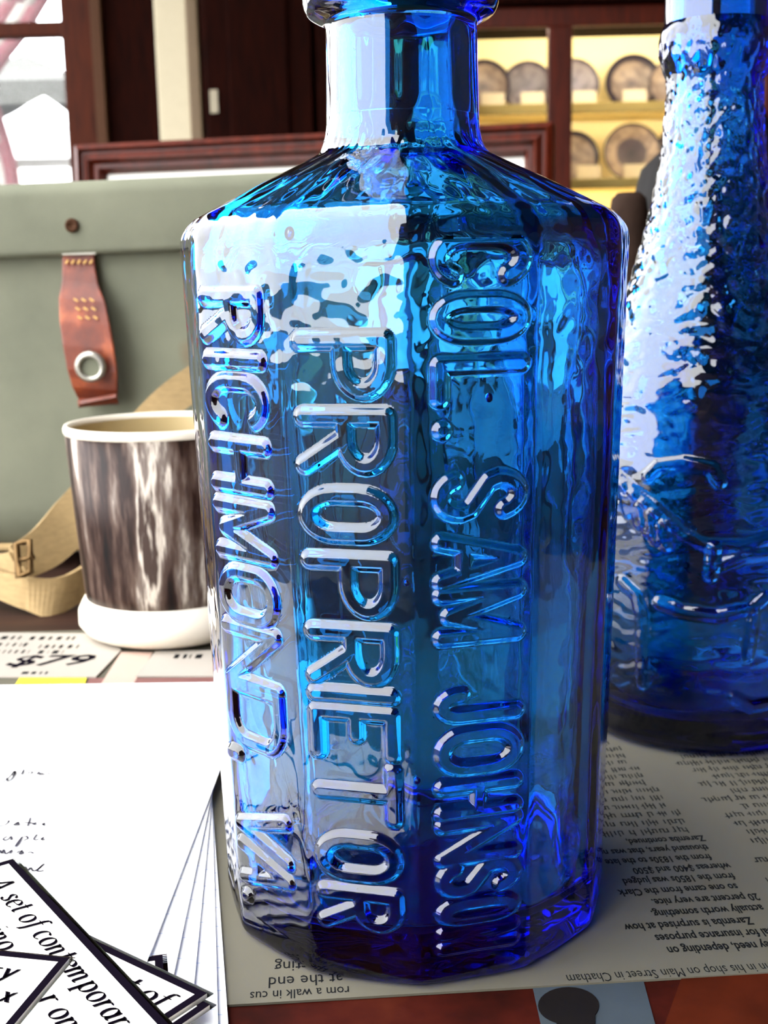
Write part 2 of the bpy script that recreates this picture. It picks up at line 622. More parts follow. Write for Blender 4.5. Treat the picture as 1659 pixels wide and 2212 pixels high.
# ------------------------------------------------------------------ lit china cabinet with plates
CY0, CY1 = 3.45, 3.95
cx0, cx1 = at_y(985, 150, CY0).x, at_y(1725, 150, CY0).x
sx0, sx1 = at_y(1184, 150, CY0).x, at_y(1236, 150, CY0).x
ztop = at_y(1200, 57, CY0).z
cab = thing('china_cabinet', 'tall mahogany china cabinet lit inside, plates on cream shelves', 'cabinet', ((cx0 + cx1) / 2, (CY0 + CY1) / 2, FLOOR))
ox, oy = cab.location.x, cab.location.y


def cabpart(name, mat, x0, x1, y0, y1, z0, z1, parent=None, bevel=0.004):
    return MB().box(x0 - ox, x1 - ox, y0 - oy, y1 - oy, z0 - FLOOR, z1 - FLOOR).build(name, mat, parent or cab, bevel=bevel)


cabpart('side_panel', 'mahogany', cx0 - 0.02, cx0 + 0.01, CY0 + 0.03, CY1, FLOOR, ztop + 0.1)
cabpart('side_panel', 'mahogany', cx1 - 0.01, cx1 + 0.02, CY0 + 0.03, CY1, FLOOR, ztop + 0.1)
cabpart('back_panel', 'cab_back', cx0, cx1, CY1 - 0.015, CY1, FLOOR, ztop + 0.1, bevel=0)
cabpart('top_rail', 'mahogany', cx0 - 0.02, cx1 + 0.02, CY0, CY0 + 0.03, ztop, ztop + 0.055)
cabpart('cornice', 'dark_wood', cx0 - 0.04, cx1 + 0.04, CY0 - 0.04, CY1, ztop + 0.055, ztop + 0.2, bevel=0.012)
cabpart('centre_stile', 'mahogany', sx0, sx1, CY0 - 0.004, CY0 + 0.03, FLOOR + 0.2, ztop)
rx = at_y(1648, 300, CY0).x
cabpart('right_stile', 'mahogany', rx, cx1 + 0.02, CY0, CY0 + 0.03, FLOOR + 0.2, ztop)
cabpart('left_stile', 'mahogany', cx0 - 0.02, cx0 + 0.04, CY0, CY0 + 0.03, FLOOR + 0.2, ztop)
cabpart('plinth', 'mahogany', cx0 - 0.02, cx1 + 0.02, CY0, CY1, FLOOR, FLOOR + 0.2)
cabpart('pane', 'pane', cx0 + 0.04, sx0, CY0 + 0.012, CY0 + 0.016, FLOOR + 0.2, ztop, bevel=0)
cabpart('pane', 'pane', sx1, rx, CY0 + 0.012, CY0 + 0.016, FLOOR + 0.2, ztop, bevel=0)
SY = 3.62                                           # front of the shelves
zs = [at_y(1350, 222, SY).z, at_y(1350, 386, SY).z]
zs.append(2 * zs[1] - zs[0])
for z in zs:
    cabpart('shelf', 'cab_back', cx0 + 0.01, cx1 - 0.01, SY, CY1 - 0.015, z - 0.016, z, bevel=0.002)
    cabpart('shelf_lip', 'lip', cx0 + 0.01, cx1 - 0.01, SY - 0.012, SY, z - 0.028, z + 0.002, bevel=0.002)
    MB().tube([(cx0 + 0.03 - ox, SY + 0.008 - oy, z - 0.0205 - FLOOR), (cx1 - 0.03 - ox, SY + 0.008 - oy, z - 0.0205 - FLOOR)], 0.0042, 10).build('lamp_and_fill_tube', 'tube', cab, smooth=True)  # added fill tubes, hidden behind the lips, to brighten the shelves below
tube = MB().tube([(cx0 + 0.08 - ox, CY0 + 0.065 - oy, ztop + 0.028 - FLOOR), (cx1 - 0.08 - ox, CY0 + 0.065 - oy, ztop + 0.028 - FLOOR)], 0.018, 12)
tube.build('lamp_and_fill_tube', 'tube', cab, smooth=True)

PM = {'ring': transfer_plate('ring_transferware', 'ring', 0.4), 'scene': transfer_plate('dark_transferware', 'scene', 1.7),
      'pale': transfer_plate('pale_transferware', 'pale', 2.9)}
PR = 0.13
prof = [(0.0, 0.012), (0.07, 0.010), (0.082, 0.016), (0.126, 0.030), (0.13, 0.033), (0.128, 0.026), (0.084, 0.008), (0.06, 0.0), (0.0, 0.0)]
plates = [
    (1046, 167, 54, 0, 'scene', 'dark patterned plate just right of the blue bottle neck, upper shelf'),
    (1141, 166, 54, 0, 'pale', 'pale grey patterned plate left of the cabinet stile, upper shelf'),
    (1240, 168, 53, 0, 'pale', 'pale plate half hidden behind the cabinet stile, upper shelf'),
    (1369, 165, 58, 0, 'scene', 'dark rimmed scenic plate in full view, upper shelf'),
    (1455, 172, 50, 0, 'scene', 'dark plate behind the neck of the rough bottle, upper shelf'),
    (1238, 318, 55, 1, 'scene', 'dark plate half hidden behind the cabinet stile, lower shelf'),
    (1366, 324, 60, 1, 'ring', 'plate with ring medallion centre in full view, lower shelf'),
    (1470, 325, 56, 1, 'pale', 'pale plate behind the neck of the rough bottle, lower shelf'),
    (1128, 322, 56, 1, 'ring', 'ring patterned plate left of the cabinet stile, lower shelf'),
]
for ip, (px, py, rp, sh, kind, lab) in enumerate(plates):
    Yp = 3.80 + 0.06 * (ip % 2)
    c = at_y(px, py, Yp)
    R = rp * (Yp - CAM.y) / F
    k = R / PR
    m = MB().lathe([(r * k, z * k) for r, z in prof], 40)
    o = m.build('plate', PM[kind], smooth=True)
    lean = 0.16
    o.rotation_euler = (math.pi / 2 - lean, 0, 0)
    zc = zs[sh] + R * math.cos(lean) + 0.0005
    o.location = (c.x, Yp + 0.02 + (R * math.sin(lean)) * 0.2, zc)
    tag(o, lab, 'plate', 'transferware plates in the lit cabinet')
cards = [(1065, 205, 0, 'small white label before the plate beside the bottle neck'),
         (1150, 205, 0, 'small white label before the pale plate, upper shelf'),
         (1262, 208, 0, 'small white label right of the cabinet stile, upper shelf'),
         (1370, 202, 0, 'small white label before the dark scenic plate, upper shelf'),
         (1272, 362, 1, 'small white label right of the cabinet stile, lower shelf'),
         (1372, 366, 1, 'small white label before the ring medallion plate, lower shelf')]
for px, py, sh, lab in cards:
    c = at_y(px, py, 3.72)
    m = MB()
    wq, hq = 0.036, 0.050
    m.add([(-wq, 0, 0), (wq, 0, 0), (wq, 0.014, hq), (-wq, 0.014, hq), (-wq, 0.0015, 0), (wq, 0.0015, 0), (wq, 0.0155, hq), (-wq, 0.0155, hq),
           (wq, 0.035, 0), (-wq, 0.035, 0), (wq, 0.0335, 0), (-wq, 0.0335, 0)],
          [(0, 1, 2, 3), (7, 6, 5, 4), (0, 4, 5, 1), (1, 5, 6, 2), (3, 7, 4, 0), (3, 2, 8, 9), (7, 11, 10, 6), (2, 6, 10, 8), (9, 11, 7, 3), (8, 10, 11, 9)])
    o = m.build('label_card', 'label', offset=(c.x, 3.70, zs[sh] + 0.0003))
    tag(o, lab, 'label', 'label cards on the plate shelves')

# ------------------------------------------------------------------ table
TX0, TX1, TY0, TY1 = -0.62, 0.75, -0.34, 1.12
tb = thing('table', 'dark wooden table under the newspaper and bottles', 'table', (0.06, 0.4, FLOOR))
MB().box(TX0 - 0.06, TX1 - 0.06, TY0 - 0.4, TY1 - 0.4, -FLOOR - 0.03, -FLOOR).build('table_top', 'table_wood', tb, bevel=0.003)
for sx in (TX0 - 0.0, TX1 - 0.12):
    for sy in (TY0 + 0.04 - 0.4, TY1 - 0.1 - 0.4):
        MB().box(sx, sx + 0.06, sy, sy + 0.06, 0, -FLOOR - 0.03).build('leg', 'table_wood', tb, bevel=0.004)
MB().box(TX0 + 0.0, TX1 - 0.12, TY0 + 0.06 - 0.4, TY0 + 0.08 - 0.4, -FLOOR - 0.12, -FLOOR - 0.03).build('apron', 'table_wood', tb)
MB().box(TX0 + 0.0, TX1 - 0.12, TY1 - 0.08 - 0.4, TY1 - 0.06 - 0.4, -FLOOR - 0.12, -FLOOR - 0.03).build('apron', 'table_wood', tb)

# ------------------------------------------------------------------ newspaper and the picture page under it
NA = math.radians(5.2)
nz = 0.0012
e0 = at_z(500, 2170, nz)
news = thing('newspaper', 'grey newsprint sheet with upside down text under both blue bottles', 'newspaper', (e0.x, e0.y, 0.0), NA)


def sheet(name, mat, parent, x0, x1, y0, y1, z0, th, wav=0.0, nx=24, ny=24):
    m = MB()
    vs = []
    for s in (0, 1):
        for j in range(ny + 1):
            for i in range(nx + 1):
                x, y = x0 + (x1 - x0) * i / nx, y0 + (y1 - y0) * j / ny
                w = wav * (math.sin(i * 0.9 + j * 0.35) * 0.5 + 0.5)
                vs.append((x, y, z0 + s * th + w))
    n = (nx + 1) * (ny + 1)
    fs = []
    for j in range(ny):
        for i in range(nx):
            a = j * (nx + 1) + i
            fs += [(a, a + nx + 1, a + nx + 2, a + 1), (n + a, n + a + 1, n + a + nx + 2, n + a + nx + 1)]
    for i in range(nx):
        fs += [(i, i + 1, n + i + 1, n + i), (ny * (nx + 1) + i, n + ny * (nx + 1) + i, n + ny * (nx + 1) + i + 1, ny * (nx + 1) + i + 1)]
    for j in range(ny):
        a, c = j * (nx + 1), j * (nx + 1) + nx
        fs += [(a, n + a, n + a + nx + 1, a + nx + 1), (c, c + nx + 1, n + c + nx + 1, n + c)]
    return m.add(vs, fs).build(name, mat, parent, smooth=False)


sheet('page', 'newsprint', news, -0.13, 0.40, 0.0, 0.27, 0.0007, 0.0005)

_fontcache = {}


def flat_text(body, parent, loc, rz, size, sx=1.0, shear=0.0, bold=0.0, name='text_line', mat='news_ink'):
    cu = bpy.data.curves.new(name, 'FONT')
    cu.body = body
    cu.size = size
    cu.shear = shear
    cu.offset = bold
    cu.resolution_u = 2
    o = bpy.data.objects.new(name, cu)
    COL.objects.link(o)
    dg = bpy.context.evaluated_depsgraph_get()
    dg.update()
    me = bpy.data.meshes.new_from_object(o.evaluated_get(dg))
    bpy.data.objects.remove(o)
    bpy.data.curves.remove(cu)
    me.materials.clear()
    me.materials.append(M[mat])
    t = bpy.data.objects.new(name, me)
    COL.objects.link(t)
    t.parent = parent
    t.location = loc
    t.rotation_euler = (0, 0, rz)
    t.scale = (sx, 1, 1)
    return t


ninv = Matrix.Rotation(-NA, 4, 'Z') @ Matrix.Translation((-e0.x, -e0.y, 0))
ZT = 0.00125


def nloc(px, py):
    p = ninv @ at_z(px, py, ZT)
    return Vector((p.x, p.y, ZT))


p = nloc(1690, 2078)
flat_text('Kahn in his shop on Main Street in Chatham', news, p, math.pi, 0.0045, 0.56)
p = nloc(755, 2130)
flat_text('rom a walk in cus', news, p, math.pi, 0.0045, 0.62)
lines = ['timate they need, depending on', 'appraisal for insurance purposes', 'Zaremba is surprised at how', 'actually worth something.', '20 percent are very nice.',
         'so one came from the Clark', 'from the 1850s was judged', 'whereas $400 and $500', 'from the 1830s to the late', 'thousand years, that was no',
         'Zaremba continued,']
p0 = nloc(1640, 1980)
LS = 0.0050
for i, s in enumerate(lines):
    yy = p0.y + (i - 2) * LS
    xx = p0.x + (0.007 if i < 2 else 0.0015 * math.sin(i * 2.1)) + 0.0035 * (i > 2) - 0.0004 * i
    flat_text(s, news, (xx, yy, ZT), math.pi, 0.0044, 0.55, bold=0.00012)


def blurred_line(x, y, length, size, name='print_line'):
    """a line of print too far off to read: word-shaped clusters of tiny strokes"""
    m = MB()
    u = 0.0
    while u < length:
        for _ in range(random.randint(2, 8)):
            hgt = size * (0.52 if random.random() < 0.7 else 0.74)
            low = -0.2 * size if random.random() < 0.12 else 0.0
            w = size * random.uniform(0.10, 0.15)
            m.add([(u, low, 0), (u + w, low, 0), (u + w, hgt, 0), (u, hgt, 0)], [(0, 1, 2, 3)])
            g = size * random.uniform(0.16, 0.26)
            if random.random() < 0.6:
                hh = random.choice((0.0, 0.22, 0.42)) * size
                m.add([(u + w, hh, 0), (u + w + g, hh, 0), (u + w + g, hh + 0.1 * size, 0), (u + w, hh + 0.1 * size, 0)], [(0, 1, 2, 3)])
            u += w + g
        u += size * 0.35
    o = m.build(name, 'news_ink', news)
    o.location = (x, y, ZT)
    o.rotation_euler = (0, 0, math.pi)
    o.scale = (0.66, 1, 1)


for i in range(len(lines), 24):
    blurred_line(p0.x + 0.0035 - 0.0004 * i + 0.0012 * math.sin(i * 2.1), p0.y + (i - 2) * LS, 0.075, 0.0044)
for i in range(18):
    blurred_line(p0.x + 0.056 + 0.001 * math.sin(i * 1.7), p0.y + (i + 2.4) * LS, 0.064 + 0.004 * math.sin(i * 2.7), 0.0044)
# left end, seen between the pad and the bottle
flat_text('at the end', news, nloc(740, 2102), math.pi, 0.0056, 0.66)
flat_text('collecting', news, nloc(740, 2070), math.pi, 0.0056, 0.66)

pg = thing('magazine_page', 'red brown colour picture page peeping out below the newspaper', 'magazine', (0.03, -0.12, 0))
sheet('page', 'picture', pg, -0.20, 0.24, -0.16, 0.12, 0.0001, 0.0005)
inv = Matrix.Translation((-0.03, 0.12, 0))


def pgpoly(name, pts, mat, z=0.0008):
    q = [inv @ at_z(x, y, z) for x, y in pts]
    return MB().prism([(v.x, v.y) for v in q], z - 0.00008, z).build(name, mat, pg)


M['pic_grey'] = plain('grey_print', srgb(56, 63, 68), 0.9, 0.08, 80, spec=0.05)
M['pic_black'] = plain('black_print', srgb(16, 12, 12), 0.8, 0.3, 80, spec=0.1)
M['pic_rust'] = plain('rust_print', srgb(62, 20, 6), 0.9, 0.5, 60, spec=0.05)
pgpoly('grey_print', [(1150, 2130), (1172, 2230), (1420, 2230), (1385, 2100), (1260, 2110)], 'pic_grey')
pgpoly('rust_print', [(1480, 2090), (1430, 2230), (1720, 2230), (1720, 2060)], 'pic_rust', 0.0009)
circ = [(1228 + 66 * math.cos(a), 2172 + 40 * math.sin(a)) for a in np.linspace(0, 2 * math.pi, 28, endpoint=False)]
pgpoly('black_print', circ, 'pic_black', 0.001)
pgpoly('black_print', [(1200, 2190), (1205, 2240), (1285, 2240), (1285, 2190)], 'pic_black', 0.0011)

# ------------------------------------------------------------------ writing pad: fanned ruled sheets
PZ = 0.0
padc = Vector((-0.12, 0.03, 0))
pad = thing('writing_pad', 'pad of white ruled writing paper with fanned sheets left of the bottle', 'notepad', padc)
piv = at_z(458, 1725, 0.003)
ends = [at_z(493, 2212, 0.0015), at_z(470, 2160, 0.002), at_z(420, 2135, 0.0028), at_z(378, 2112, 0.0034), at_z(330, 2068, 0.0040)]
rear = at_z(0, 1487, 0.003)
for i, en in enumerate(ends):
    d = (en - piv)
    d.z = 0
    d.normalize()
    if i == 0:
        pv = at_z(468, 1860, 0.002)
        d = (ends[0] - pv)
        d.z = 0
        d.normalize()
    else:
        pv = piv
    # right edge line: pv + d*t ; rear edge at y = rear.y - 0.002*i
    yr = rear.y - 0.0006 * i
    tr_ = (yr - pv.y) / d.y
    rr = pv + d * tr_
    yf = -0.13
    rf = pv + d * ((yf - pv.y) / d.y)
    n, mrows = 20, 24
    z0 = 0.0018 + 0.0008 * i
    m = MB()
    vs = []
    for s in (0, 1):
        for j in range(mrows + 1):
            w = j / mrows
            xr = rr.x + (rf.x - rr.x) * w
            y = yr + (yf - yr) * w
            for k in range(n + 1):
                u = (k / n) ** 0.8
                x = -0.30 + (xr + 0.30) * u
                lift = 0.0016 * (i / 4) * max(0, (u - 0.6) / 0.4) ** 2 * min(1, max(0, (w - 0.35) / 0.4))
                vs.append((x - padc.x, y - padc.y, z0 - (0.00055 if s == 0 else 0) + lift))
    N = (n + 1) * (mrows + 1)
    fs = []
    for j in range(mrows):
        for k in range(n):
            a = j * (n + 1) + k
            fs += [(a, a + 1, a + n + 2, a + n + 1), (N + a, N + a + n + 1, N + a + n + 2, N + a + 1)]
    for k in range(n):
        q = mrows * (n + 1) + k
        fs += [(k, N + k, N + k + 1, k + 1), (q, q + 1, N + q + 1, N + q)]
    for j in range(mrows):
        a, c = j * (n + 1), j * (n + 1) + n
        fs += [(a, a + n + 1, N + a + n + 1, N + a), (c, N + c, N + c + n + 1, c + n + 1)]
    sh = m.add(vs, fs).build('sheet', 'ruled', pad, smooth=False)
MB().box(-0.30 - padc.x, -0.075 - padc.x, -0.12 - padc.y, rear.y - 0.004 - padc.y, 0.0001, 0.0012).build('backing_board', 'newsprint', pad)


# ------------------------------------------------------------------ broad-nib lettering for the price cards
def arc(cx, cy_, rx, ry, a0, a1, n=14):
    return [(cx + rx * math.cos(math.radians(a0 + (a1 - a0) * k / n)), cy_ + ry * math.sin(math.radians(a0 + (a1 - a0) * k / n))) for k in range(n + 1)]


G = {
    'o': (0.86, [arc(.42, .5, .36, .5, 0, 360, 22)]),
    'c': (0.76, [arc(.42, .5, .36, .5, 45, 315)]),
    'e': (0.78, [[(.10, .52), (.74, .60)], arc(.42, .5, .36, .5, 12, 318)]),
    'a': (0.92, [arc(.38, .5, .32, .5, 20, 340, 18), [(.72, 1.0), (.70, .16), (.78, .02), (.92, .12)]]),
    's': (0.68, [[(.60, .80), (.50, .97), (.30, 1.0), (.14, .86), (.16, .68), (.36, .52), (.54, .36), (.54, .16), (.40, .02), (.20, .02), (.06, .2)]]),
    't': (0.58, [[(.28, 1.38), (.26, .18), (.36, .02), (.54, .12)], [(.02, 1.0), (.56, 1.0)]]),
    'f': (0.60, [[(.74, 1.44), (.62, 1.56), (.46, 1.50), (.36, 1.25), (.28, 0.0), (.18, -.4), (.02, -.44)], [(.06, 1.0), (.64, 1.0)]]),
    'n': (1.0, [[(.02, .94), (.18, 1.0), (.16, 0)], [(.16, .62), (.34, .92), (.56, 1.0), (.70, .86), (.70, .14), (.80, .02), (.94, .12)]]),
    'm': (1.5, [[(.02, .94), (.18, 1.0), (.16, 0)], [(.16, .62), (.34, .92), (.54, 1.0), (.66, .86), (.66, 0)],
                [(.66, .62), (.84, .92), (1.04, 1.0), (1.18, .86), (1.18, .14), (1.28, .02), (1.42, .12)]]),
    'p': (0.98, [[(.02, .94), (.18, 1.0), (.16, -.46)], [(0, -.46), (.36, -.46)], arc(.50, .5, .34, .5, -160, 160, 18)]),
    'r': (0.70, [[(.02, .94), (.18, 1.0), (.16, 0)], [(.16, .60), (.34, .92), (.50, 1.0), (.62, .90)]]),
    'i': (0.46, [[(.04, .92), (.20, 1.0), (.18, .14), (.26, .02), (.40, .12)], [(.17, 1.36), (.23, 1.44)]]),
    'y': (0.86, [[(.06, .98), (.20, .96), (.40, .1)], [(.78, 1.0), (.40, .1), (.22, -.34), (.04, -.42)]]),
    'x': (0.84, [[(.06, .98), (.22, .96), (.60, .04), (.76, .06)], [(.76, .98), (.64, .96), (.18, .04), (.04, .04)]]),
    'A': (1.30, [[(.66, 1.5), (1.06, 0)], [(.66, 1.5), (.08, 0)], [(.32, .52), (.92, .52)], [(-.04, 0), (.28, 0)], [(.84, 0), (1.26, 0)]]),
    'd': (0.9, [arc(.38, .5, .32, .5, 20, 340, 18), [(.74, 1.5), (.70, .16), (.78, .02), (.92, .12)]]),
    ' ': (0.52, []),
}


def letters(text, size, nib=0.26, thin=0.075, slant=0.04, track=1.28, z=0.0):
    m = MB()
    x = 0.0
    for ch in text:
        adv, strokes = G[ch]
        for st in strokes:
            P = [(x + px * 1.12 + slant * py, py) for px, py in st]
            for (ax, ay), (bx, by) in zip(P[:-1], P[1:]):
                L = math.hypot(bx - ax, by - ay) or 1e-6
                nx, ny = -(by - ay) / L * thin / 2, (bx - ax) / L * thin / 2
                w = nib / 2
                m.add([((ax - w) * size, (ay - .02) * size, z), ((ax + w) * size, (ay + .02) * size, z),
                       ((bx + w) * size, (by + .02) * size, z), ((bx - w) * size, (by - .02) * size, z)], [(0, 1, 2, 3)])
                m.add([((ax - nx) * size, (ay - ny) * size, z), ((bx - nx) * size, (by - ny) * size, z),
                       ((bx + nx) * size, (by + ny) * size, z), ((ax + nx) * size, (ay + ny) * size, z)], [(0, 1, 2, 3)])
        x += adv * track
    return m, x * size


def price_card(label, corner, along, w, h, z, flip=1, group='black bordered price cards on the pad', tilt=(0, 0), bw=0.0016):
    """corner: top-left of the text side; along: unit direction of the text; the card extends to the right of that direction (downwards)"""
    ang = math.atan2(along.y, along.x)
    t = thing('price_card', label, 'card', (corner.x, corner.y, z), ang, group)
    t.rotation_euler = (tilt[0], tilt[1], ang)
    lm = 0.0009
    MB().box(-lm, w + lm, -h - lm, lm, -0.00015, 0.00005).build('laminate', 'laminate', t)
    MB().box(0, w, -h, 0, -0.0002, 0.00012).build('card_sheet', 'card', t)
    b = MB()
    b.box(0, w, -bw, 0, 0.00012, 0.00022)
    b.box(0, w, -h, -h + bw, 0.00012, 0.00022)
    b.box(0, bw, -h + bw, -bw, 0.00012, 0.00022)
    b.box(w - bw, w, -h + bw, -bw, 0.00012, 0.00022)
    b.build('border', 'ink', t)
    return t


def card_text(t, text, x, y, size, **k):
    m, wd_ = letters(text, size, z=0.00026, **k)
    o = m.build('lettering', 'ink', t)
    o.location = (x, y, 0)
    return wd_


def dirn(a, b):
    d = b - a
    d.z = 0
    return d.normalized()


zC = 0.0057
# small corner behind
D1, D0 = at_z(351, 2065, zC), at_z(305, 2071, zC)
dD = dirn(D0, D1)
price_card('price card mostly hidden, only its black corner showing behind the others', D1 - dD * 0.040, dD, 0.040, 0.03, 0.0057)
# card under "int of", lower right
E1, E2 = at_z(453, 2172, 0.0061), at_z(395, 2212, 0.0061)
dn = dirn(E1, E2)
dE = Vector((-dn.y, dn.x, 0))
if dE.x < 0:
    dE = -dE
price_card('price card nearly covered by the one reading int of', E1 - dE * 0.045, dE, 0.045, 0.05, 0.0061)
# "int of"
B0, B1 = at_z(160, 2012, 0.0065), at_z(447, 2147, 0.0065)
dB = dirn(B0, B1)
cB = price_card('price card lettered int of, right of the long slanting one', B1 - dB * 0.050, dB, 0.050, 0.05, 0.0065)
card_text(cB, 'int of', 0.050 - 0.0213, -0.0090, 0.0034)
# "A set of contemporary"
A0, A1 = at_z(28, 1857, 0.0070), at_z(360, 2210, 0.0070)
dA = dirn(A0, A1)
cA = price_card('price card reading A set of contemporary, lying slanted', A0, dA, 0.118, 0.055, 0.0070)
card_text(cA, 'A set of contemporary', 0.0086, -0.0088, 0.0034)
card_text(cA, 'ino', 0.0291, -0.0166, 0.0034)
card_text(cA, 'r on', 0.0601, -0.0166, 0.0034)
# "ry / ox"
C1, C0 = at_z(150, 2071, 0.0076), at_z(0, 2056, 0.0076)
dC = dirn(C0, C1)
cC = price_card('price card in the corner with lettering ry and ox', C1 - dC * 0.075, dC, 0.075, 0.05, 0.0076)
card_text(cC, 'ary', 0.075 - 0.0180, -0.0091, 0.0034)
card_text(cC, 'ox', 0.075 - 0.0109, -0.0166, 0.0034)


# ------------------------------------------------------------------ handwriting on the top sheet
def ink_path(px_paths, wpx=2.0, z=0.0054):
    m = MB()
    for path in px_paths:
        P = [at_z(x, y, z) - padc for x, y in path]
        for a, b in zip(P[:-1], P[1:]):
            d = (b - a)
            if d.length < 1e-7:
                continue
            d.normalize()
            nrm = Vector((-d.y, d.x, 0)) * (wpx * 0.00011 / 2)
            m.add([(a - nrm), (b - nrm), (b + nrm), (a + nrm)], [(0, 1, 2, 3)])
    return m


def cur(pts):
    out = []
    for i in range(len(pts) - 1):
        p0, p1, p2, p3 = pts[max(i - 1, 0)], pts[i], pts[i + 1], pts[min(i + 2, len(pts) - 1)]
        for k in range(5):
            t = k / 5
            out.append(tuple(0.5 * ((2 * p1[j]) + (p2[j] - p0[j]) * t + (2 * p0[j] - 5 * p1[j] + 4 * p2[j] - p3[j]) * t * t + (3 * p1[j] - p0[j] - 3 * p2[j] + p3[j]) * t ** 3) for j in (0, 1)))
    out.append(pts[-1])
    return out


hand = {
    'glenn': [cur([(2, 1692), (14, 1684), (24, 1674), (30, 1668), (34, 1666), (30, 1674), (26, 1672), (32, 1665), (28, 1680), (18, 1687), (14, 1680)]),
              cur([(46, 1673), (52, 1662), (48, 1672)]), cur([(60, 1671), (66, 1666), (70, 1669), (64, 1672)]),
              cur([(80, 1673), (84, 1667), (86, 1673), (90, 1669), (94, 1672), (102, 1669), (108, 1671), (118, 1668)])],
    'water': [cur([(-4, 1784), (8, 1783), (16, 1778), (20, 1772), (17, 1775)]), cur([(38, 1776), (30, 1781), (34, 1782), (39, 1775), (40, 1782)]),
              cur([(66, 1766), (60, 1784)]), cur([(52, 1776), (74, 1778)]), cur([(70, 1781), (78, 1776), (74, 1781)]), cur([(92, 1778), (94, 1783), (96, 1777)])],
    'cuple': [cur([(16, 1806), (7, 1812), (12, 1815), (20, 1811), (24, 1806), (25, 1814)]), cur([(48, 1807), (40, 1822), (33, 1828), (46, 1810), (56, 1806), (60, 1811), (52, 1815)]),
              cur([(80, 1802), (73, 1812), (78, 1814), (84, 1812)]), cur([(88, 1813), (94, 1808), (90, 1814), (97, 1813)])],
    'ness': [cur([(-4, 1842), (0, 1836), (4, 1843), (8, 1835), (12, 1844), (20, 1840), (26, 1836), (22, 1843)]), cur([(36, 1842), (44, 1838), (50, 1842), (42, 1845), (48, 1836)]),
             cur([(60, 1842), (66, 1840), (72, 1843)])],
    'one': [cur([(46, 1874), (54, 1872), (60, 1880), (66, 1874), (72, 1881), (82, 1877), (92, 1868), (95, 1866), (88, 1872), (80, 1880), (86, 1882), (94, 1880)])],
}
for k, v in hand.items():
    ink_path(v, 4.5).build('handwriting', 'pen_ink', pad)

# ------------------------------------------------------------------ flat price cards behind the pad
def flat_card(name, label, pts, z, mat, cat='card', group='price cards lying behind the pad'):
    q = [at_z(x, y, z) for x, y in pts]
    c = sum(q, Vector()) / len(q)
    t = thing(name, label, cat, (c.x, c.y, 0), group=group)
    MB().prism([(v.x - c.x, v.y - c.y) for v in q], z - 0.0006, z).build('card_sheet', mat, t)
    return t, c


np2 = thing('newspaper', 'grey newsprint sheet lying under the price cards and the mug', 'newspaper', (-0.16, 0.23, 0), 0.03)
sheet('page', 'newsprint', np2, -0.26, 0.10, -0.10, -0.012, 0.0001, 0.0006)
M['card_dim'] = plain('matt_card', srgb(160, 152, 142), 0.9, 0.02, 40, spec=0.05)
M['plum'] = plain('plum_card', srgb(112, 70, 66), 0.6, 0.08, 40)
M['mauve'] = plain('mauve_print', srgb(176, 150, 136), 0.6, 0.05, 40)
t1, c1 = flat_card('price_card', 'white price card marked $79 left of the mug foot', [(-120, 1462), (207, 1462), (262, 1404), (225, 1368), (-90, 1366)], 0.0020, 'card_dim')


def bars(t, c, rows, z):
    for (x0, x1, y, hgt) in rows:
        x = x0
        m = MB()
        while x < x1:
            w = random.uniform(7, 20)
            a, b_ = at_z(x, y, z) - c, at_z(min(x + w, x1), y - hgt * 1.7, z) - c
            m.prism([(a.x, a.y), (b_.x, a.y), (b_.x, b_.y), (a.x, b_.y)], z, z + 0.00005)
            x += w + random.uniform(2, 6)
        m.build('print_line', 'news_ink', t)


bars(t1, c1, [(-100, 48, 1381, 4), (62, 160, 1382, 4), (-100, 55, 1396, 4), (82, 172, 1400, 4), (-100, 65, 1411, 4), (80, 138, 1412, 4), (45, 105, 1456, 3)], 0.00205)
pp = at_z(4, 1438, 0.0021) - c1
flat_text('$79', t1, (pp.x, pp.y, 0.0021), 0.0, 0.0175, 1.15, shear=0.25, bold=0.0003, mat='ink', name='price_figures')
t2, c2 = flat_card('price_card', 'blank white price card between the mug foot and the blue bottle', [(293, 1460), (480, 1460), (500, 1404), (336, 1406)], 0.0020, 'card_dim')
bars(t2, c2, [(374, 440, 1422, 5)], 0.00205)
t3, c3 = flat_card('folded_leaflet', 'plum and mauve leaflet strip showing behind the pad', [(186, 1484), (480, 1484), (480, 1463), (192, 1465)], 0.0016, 'plum', 'leaflet', None)
q = [at_z(x, y, 0.00170) - c3 for x, y in [(215, 1482), (285, 1482), (330, 1409), (262, 1408)]]
MB().prism([(v.x, v.y) for v in q], 0.00160, 0.00170).build('mauve_print', 'mauve', t3)
t4, c4 = flat_card('yellow_card', 'bright yellow card edge showing behind the white pad', [(25, 1492), (178, 1492), (187, 1464), (42, 1464)], 0.0018, 'yellow', 'card', None)

# ------------------------------------------------------------------ mug
MC = at_z(335, 1411, 0.0021) + Vector((0.0, 0.0345, 0))
mug = thing('mug', 'marbled brown and grey mug with cream inside and white foot', 'mug', (MC.x, MC.y, 0.0021))
HM = 0.0835
def mz(z):
    return z * HM / 0.09
outer = [(0.0330, mz(0.0165)), (0.0336, mz(0.022)), (0.0352, mz(0.05)), (0.0372, mz(0.0875))]
MB().lathe([(0.0315, mz(0.0160))] + outer + [(0.0350, mz(0.0875)), (0.0325, mz(0.05)), (0.0312, mz(0.019)), (0.0302, mz(0.0160))], 96, close=True).build('body', 'marbled', mug, smooth=True)
MB().lathe([(0.0372, mz(0.0875)), (0.0377, mz(0.0885)), (0.0377, mz(0.0900)), (0.0372, mz(0.0912)), (0.0360, mz(0.0912)), (0.0352, mz(0.0895)), (0.0349, mz(0.0875))], 96, close=True).build('rim', 'ceramic', mug, smooth=True)
